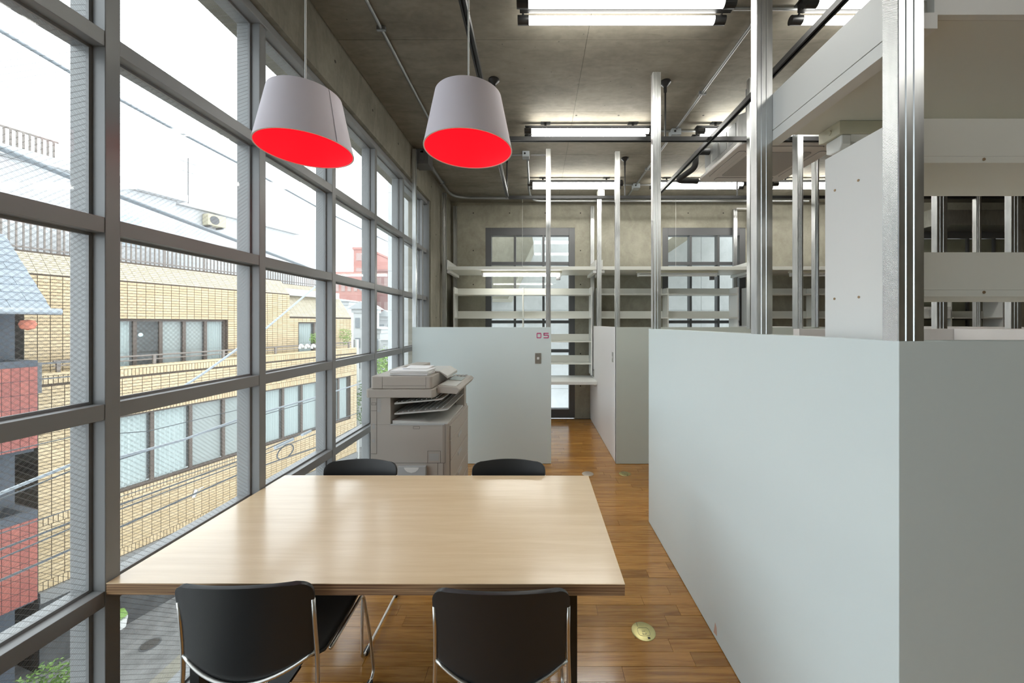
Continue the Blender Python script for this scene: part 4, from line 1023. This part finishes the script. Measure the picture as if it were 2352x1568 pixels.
# slate-roofed house at left with red tiles
RT = island_tile('red wall tile', (.22, .058, .045), (.27, .075, .055), .45)
SLATE = island_tile('blue grey slate', (.19, .22, .25), (.23, .26, .295), .5)
hs = thing('slate_roofed_house', 'neighbour house with blue grey slate roof and red tiled balconies at far left', 'building', (-11.04, 8.2, GZ), ROT)
hb = MB().box(-4, -.004, .9, 5, 0, E(.3)).box(-4, 0, .0, .15, E(-2.75), E(-.82)).box(-4, 0, 0, .15, E(-6.1), E(-4.13)).box(-.15, 0, .15, .9, E(-6.1), E(-4.13)).box(-.15, 0, .15, .9, E(-2.75), E(-.82)).box(-4, 0, .15, .9, E(-2.85), E(-2.7)).box(-4, 0, .15, .9, E(-6.2), E(-6.0))
part('wall', hb, mat('dark blue grey wall', (.05, .06, .075), .7), hs)
rt = mesh('tile', MB().box(0, .112, -.012, .003, 0, .29), RT); cnt = 0
for (za, zb_) in ((-2.75, -.82), (-6.1, -4.13)):
    for j in range(int((zb_-za)/.30)+1):
        for k in range(16):
            if E(za)+j*.30+.29 > E(zb_)+.02: continue
            inst('tile', rt, hs, (-.12*(k+1), 0, E(za)+j*.30))
for (za, zb_) in ((-2.75, -.82), (-6.1, -4.13)):
    st2 = MB()
    for j in range(int((zb_-za)/.30)+1):
        for k in range(16, 33):
            if E(za)+j*.30+.29 > E(zb_)+.02: continue
            st2.box(-.12*(k+1), -.12*(k+1)+.112, -.012, .003, E(za)+j*.3, E(za)+j*.3+.29)
    part('tile', st2, RT, hs, kind='stuff')
for z0_, z1_ in ((-2.6, .2), (-4.0, -2.9), (-6.0, -4.2)):
    ww = part('window', MB().box(-3.4, -.5, .86, .899, E(max(z0_, -6)), E(z1_)), BROWN, hs)
    for k in range(4): part('pane', MB().box(-3.3+k*.7, -2.68+k*.7, .85, .859, E(z0_)+.1, E(z1_)-.1), DARKGLASS if k != 3 else mat('dull blind', (.22, .21, .18), .6), ww)
rf = part('roof', MB().prism([(-.1, E(.30)), (.1, E(.30)), (2.0, E(2.10)), (2.0, E(1.95))], -4.2, .16, 'x'), mat('roof underlay', (.1, .12, .14), .8), hs)
dyr, dzr = 1.9/2.617, 1.8/2.617
for i in range(10):
    for k in range(8):
        a = i*.26; y0_ = -.1+dyr*a; z0_ = .31+dzr*a; y1_ = y0_+dyr*.30; z1_ = z0_+dzr*.30
        if a+.3 > 2.95: continue
        t_a = .16-.55*(k+1)+(.27 if i % 2 else 0); t_b = .16-.55*k-.006+(.27 if i % 2 else 0)
        t_b = min(t_b, .16); 
        part('slate', MB().prism([(y0_, E(z0_+.018)), (y0_+.012, E(z0_)), (y1_+.012, E(z1_-.012)), (y1_, E(z1_))], t_a, t_b, 'x'), SLATE, rf)
part('gutter', MB().tube([(-4.3, -.16, E(.26)), (.28, -.16, E(.26))], .07, 10), mat('grey gutter', (.30, .33, .36), .5), hs)
part('gutter_outlet', MB().lathe([(0, -.14), (.10, -.10), (.13, 0), (.10, .08), (0, .10)], (-.05, .25, E(-.02)), 16), mat('terracotta outlet', (.50, .16, .10), .6), hs, smooth=True)
part('balcony_rail', MB().box(.02, 1.2, .4, .44, E(-.95), E(-.91)).box(.02, 1.2, .4, .44, E(-1.3), E(-1.27)).box(.05, .2, .38, .46, E(-1.6), E(-.9)), FRAME2, hs)

# distant buildings
def block(name, x0, x1, y0, y1, ztop, m, label, rows_, cols_, wm, zlow=None):
    o = thing(name, label, 'building', ((x0+x1)/2, (y0+y1)/2, GZ))
    part('wall', MB().box(x0, x1, y0, y1, GZ, ztop), m, o, world=True)
    part('parapet', MB().box(x0-.1, x1+.1, y0-.1, y1+.1, ztop+.001, ztop+.25), m, o, world=True)
    zl = zlow if zlow is not None else EYE-2
    for r in range(rows_):
        for c in range(cols_):
            a = x0+(x1-x0)*(c+.22)/cols_; b = x0+(x1-x0)*(c+.78)/cols_; zb = zl+(ztop-zl)*(r+.25)/rows_; zt_ = zl+(ztop-zl)*(r+.75)/rows_
            f = part('window', MB().box(a, b, y0-.05, y0-.001, zb, zt_), wm, o, world=True)
    return o
HAZE = mat('hazy pale facade', (.74, .78, .80), .9); HW = mat('hazy window', (.60, .66, .70), .5)  # far haze is mixed into both colours
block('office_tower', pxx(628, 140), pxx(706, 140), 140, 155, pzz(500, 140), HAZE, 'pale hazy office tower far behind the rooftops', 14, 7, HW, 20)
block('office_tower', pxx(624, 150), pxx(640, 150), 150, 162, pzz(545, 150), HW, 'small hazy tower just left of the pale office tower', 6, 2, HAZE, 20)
RB = mat('haze-tinted red brick', (.46, .23, .20), .9); RBW = mat('haze-tinted window', (.42, .31, .29), .6)  # brick and windows paled in colour to show distance haze
block('red_building', pxx(812, 42), pxx(842, 42), 42, 50, pzz(573, 42), RB, 'tall part of the haze-tinted red brick building beyond the houses', 3, 1, RBW, 5)
block('red_building', pxx(772, 39), pxx(842, 39), 38.6, 41.3, pzz(628, 38), RB, 'low wide part of the haze-tinted red brick building beyond the houses', 2, 5, RBW, 2)
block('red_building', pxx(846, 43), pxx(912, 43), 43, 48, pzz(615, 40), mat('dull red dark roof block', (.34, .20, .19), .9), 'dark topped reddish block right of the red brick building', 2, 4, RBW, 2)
GH = mat('pale grey house', (.66, .67, .66), .9); GW = mat('grey house window', (.28, .31, .33), .4)
def house(x0, x1, y0, y1, ze, zr, m, label, rm, rows_, cols_):
    o = block('house', x0, x1, y0, y1, ze, m, label, rows_, cols_, GW, EYE-3.5)
    xm = (x0+x1)/2
    part('roof', MB().prism([(x0-.3, ze+.26), (x1+.3, ze+.26), (xm, zr)], y0-.3, y1+.3, 'y'), rm, o, world=True)
RG = mat('grey roof', (.50, .52, .53), .7)
house(pxx(812, 26), pxx(850, 26), 26, 27.5, pzz(718, 26), pzz(692, 26), GH, 'pale house with gable roof just past the tiled block', RG, 3, 2)
house(pxx(838, 24), pxx(873, 24), 24, 25.6, pzz(765, 24), pzz(750, 24), GH, 'low pale house in front of the gable house', RG, 2, 2)
house(pxx(868, 28.2), pxx(905, 28.2), 28.2, 29.5, pzz(735, 28), pzz(712, 28), PLAS, 'white house below the lattice tower', RG, 3, 2)
house(pxx(880, 22), pxx(930, 22), 22, 26, pzz(790, 22), pzz(780, 22), GH, 'low grey house at the window end', RG, 2, 2)
house(pxx(745, 30), pxx(800, 30), 30, 33, pzz(700, 30), pzz(685, 30), GH, 'pale house glimpsed behind the tiled block corner', RG, 2, 2)
house(pxx(820, 30), pxx(960, 30), 36, 37.6, pzz(752, 36), pzz(740, 36), GH, 'long pale house closing the street', RG, 2, 6)
# lattice tower
lt = thing('lattice_tower', 'white steel lattice tower behind the white house', 'tower', (pxx(890, 34), 36, EYE))
mb = MB(); xa_, xb_ = pxx(872, 34), pxx(908, 34); za, zb_ = pzz(725, 34), pzz(668, 34)
for x in (xa_, (xa_+xb_)/2, xb_): mb.tube([(x, 36, za-3), (x, 36, zb_)], .05, 5)
for k in range(5):
    z = za+(zb_-za)*k/4; mb.tube([(xa_, 36, z), (xb_, 36, z)], .04, 5)
    if k < 4:
        z2 = za+(zb_-za)*(k+1)/4; xm = (xa_+xb_)/2
        for p, q in (((xa_, z), (xm, z2)), ((xm, z), (xa_, z2)), ((xm, z), (xb_, z2)), ((xb_, z), (xm, z2))): mb.tube([(p[0], 36, p[1]), (q[0], 36, q[1])], .035, 5)
part('lattice', mb, mat('white steel', (.70, .71, .70), .6), lt, world=True)
# outside concrete fin at the end of the window
solo('concrete_fin', MB().box(-2.04, -1.76, 5.25, 5.5, GZ, 5.2), CONCX, 'pale concrete fin wall outside the end of the window', 'wall')
# vegetation
def leaf_mat(name, a, b): return island_tile(name, a, b, .5)
def shrub(name, label, c, rad, n, size, m, trunk=True):
    o = thing(name, label, 'shrub', (c[0], c[1], GZ if c[2]-rad[2]-GZ < 1 else c[2]-rad[2]))
    mb = MB()
    for _ in range(n):
        d = Vector((random.gauss(0, 1), random.gauss(0, 1), random.gauss(0, 1))); d.normalize(); r = random.random()**.4
        p = Vector((c[0]+d.x*rad[0]*r, c[1]+d.y*rad[1]*r, c[2]+d.z*rad[2]*r))
        u = Vector((random.gauss(0, 1), random.gauss(0, 1), random.gauss(0, .6))).normalized(); v = u.orthogonal().normalized(); s = size*random.uniform(.6, 1.3)
        mb.add([p-u*s, p+v*s*.4, p+u*s, p-v*s*.4], [(0, 1, 2, 3)])
    if trunk:
        part('stem', MB().tube([(c[0], c[1], o.location.z), (c[0], c[1], c[2])], .05, 6), mat('bark', (.10, .07, .05), .9), o, world=True)
    part('foliage', mb, m, o, world=True, kind='stuff')
LG = leaf_mat('mid green leaves', (.06, .12, .03), (.14, .24, .05)); LY = leaf_mat('fresh green leaves', (.16, .28, .06), (.26, .40, .10))
shrub('shrub', 'leafy green bush at street level below the red tiled wall', (pxx(100, 7.2), 7.2, GZ+1.0), (.85, .9, 1.0), 3800, .05, LG)
shrub('shrub', 'pale green shrub on the balcony corner of the tiled block', (pxx(785, 19.6), 19.6, pzz(772, 19.6)), (.5, .5, .5), 500, .06, LY)
shrub('tree', 'green tree top seen through the last low panes', (pxx(888, 17), 17, pzz(835, 17)), (.9, .9, .8), 1200, .08, LY)
shrub('tree', 'hazy green tree at street level past the tiled block', (pxx(845, 20.5), 20.5, pzz(925, 20.5)), (.7, .7, 1.6), 900, .08, LG)
shrub('potted_plant', 'small plants on the tiled block balcony ledge', (pxx(722, 17.4), 17.4, pzz(776, 17.4)), (.22, .22, .25), 200, .05, LY)
for k in range(3): solo('laundry', MB().tube(bend([(pxx(688+k*14, 15.6), 15.6, pzz(800, 15.6)), (pxx(690.5+k*14, 15.6), 15.6, pzz(790, 15.6)), (pxx(697+k*14, 15.6), 15.6, pzz(797, 15.6))], .1), .05, 8), WHITE, ['left white planter hanging on the balcony rail of the tiled block', 'middle white planter hanging on the balcony rail of the tiled block', 'right white planter hanging on the balcony rail of the tiled block'][k], 'planter', 'white planters on the balcony rail')
o = thing('street_flowers', 'small white flower pot at the foot of the dark base wall', 'plant', (pxx(284, 10.3), 10.2, EYE-8.4))
part('pot', MB().lathe([(0, 0), (.12, 0), (.16, .25), (0, .25)], n=14), WHITE, o); part('blossom', MB().lathe([(0, .25), (.16, .32), (.10, .48), (0, .5)], n=10), LY, o)
# utility poles and cables
up = solo('utility_pole', MB().tube([(pxx(818, 20.5), 20.5, GZ), (pxx(818, 20.5), 20.5, EYE-.9)], [.17, .13], 12).tube([(pxx(835, 21), 20.6, EYE-4.6), (pxx(812, 21), 20.6, EYE-1)], .05, 8), mat('pale pole concrete', (.55, .55, .52), .8), 'pale utility pole at the corner of the tiled block', 'pole')
WIRE = mat('black cable', (.10, .115, .13), .5); WIRE2 = mat('grey cable', (.36, .40, .44), .5)
def cable(x, pts, r, label, m=WIRE):   # pts: (y, z relative to eye) smooth curve at roughly constant x
    P = []
    for i in range(len(pts)-1):
        for k in range(8):
            t = k/8; P.append((x, pts[i][0]*(1-t)+pts[i+1][0]*t, EYE+pts[i][1]*(1-t)+pts[i+1][1]*t))
    P.append((x, pts[-1][0], EYE+pts[-1][1]))
    return solo('overhead_cable', MB().tube(P, r, 8), m, label, 'cable', smooth='all')
def at(x, px, py):
    d = F*x/(px-VX); return (d, (VY-py)*d/F)
def cab(x, pp, r, label, m=WIRE): 
    p = [at(x, *q) for q in pp]
    a, b = p[0], p[1]; s = (b[1]-a[1])/(b[0]-a[0]); p = [(a[0]-3, a[1]-3*s)]+p
    return cable(x, p, r, label, m)
cab(-3.5, [(0, 70), (165, 168), (405, 300), (550, 376), (740, 482), (905, 562)], .013, 'uppermost grey cable crossing the window panes', WIRE2)
cab(-3.9, [(0, 340), (165, 408), (278, 452), (420, 506), (550, 555), (700, 612), (840, 668)], .022, 'thick grey cable passing in front of the white rooftop house', WIRE2)
cab(-3.7, [(0, 1133), (165, 1066), (278, 1049), (420, 1010), (550, 962), (740, 908), (860, 870)], .013, 'thick twisted cable passing below the first floor windows', WIRE2)
cab(-3.75, [(0, 1146), (165, 1080), (278, 1054), (550, 968), (740, 914)], .006, 'thin cable just under the thick twisted one')
cab(-3.6, [(0, 1262), (165, 1198), (278, 1158), (550, 1058), (740, 976), (860, 935)], .008, 'black cable, upper of the group below the tiled window sill')
cab(-3.5, [(0, 1283), (165, 1212), (278, 1168), (550, 1066), (740, 990)], .006, 'black cable, second of the group below the tiled window sill')
cab(-3.4, [(0, 1333), (165, 1260), (278, 1209), (550, 1088), (740, 1022), (860, 958)], .009, 'black cable passing the small wall spotlight')
cab(-3.8, [(0, 1040), (165, 1003), (340, 990), (550, 940)], .004, 'thin wire above the thick twisted cable')
cab(-3.55, [(0, 1225), (165, 1168), (278, 1140), (550, 1050)], .004, 'thin wire between the thick cable and the black group')
solo('overhead_cable', MB().tube([(pxx(380, 6.4), 6.4, pzz(915, 6.4)), (pxx(470, 6.9), 6.9, pzz(855, 6.9)), (pxx(613, 8.1), 8.1, pzz(752, 8.1)), (pxx(740, 9.6), 9.6, pzz(645, 9.6))], .022, 8), WIRE2, 'grey cable climbing diagonally to the right across the tiled facade', 'cable', smooth='all')
lp = []
for k in range(25):
    a = math.radians(-70+300*k/24); lp.append((-3.35, 4.95+.16*math.cos(a), EYE-1.62-.0+.085*math.sin(a)-.10))
sl_ = thing('cable_splice', 'looped cable splice with grey clamps outside the second window bay', 'cable', (-3.35, 4.95, EYE-1.6))
part('loop', MB().tube(lp, .008, 8), WIRE, sl_, world=True, smooth='all')
part('clamps', MB().tube([(-3.35, 4.75, EYE-1.60), (-3.35, 5.1, EYE-1.60)], .02, 8).tube([(-3.35, 5.3, EYE-1.60), (-3.35, 5.5, EYE-1.6)], .02, 8), WIRE2, sl_, world=True)
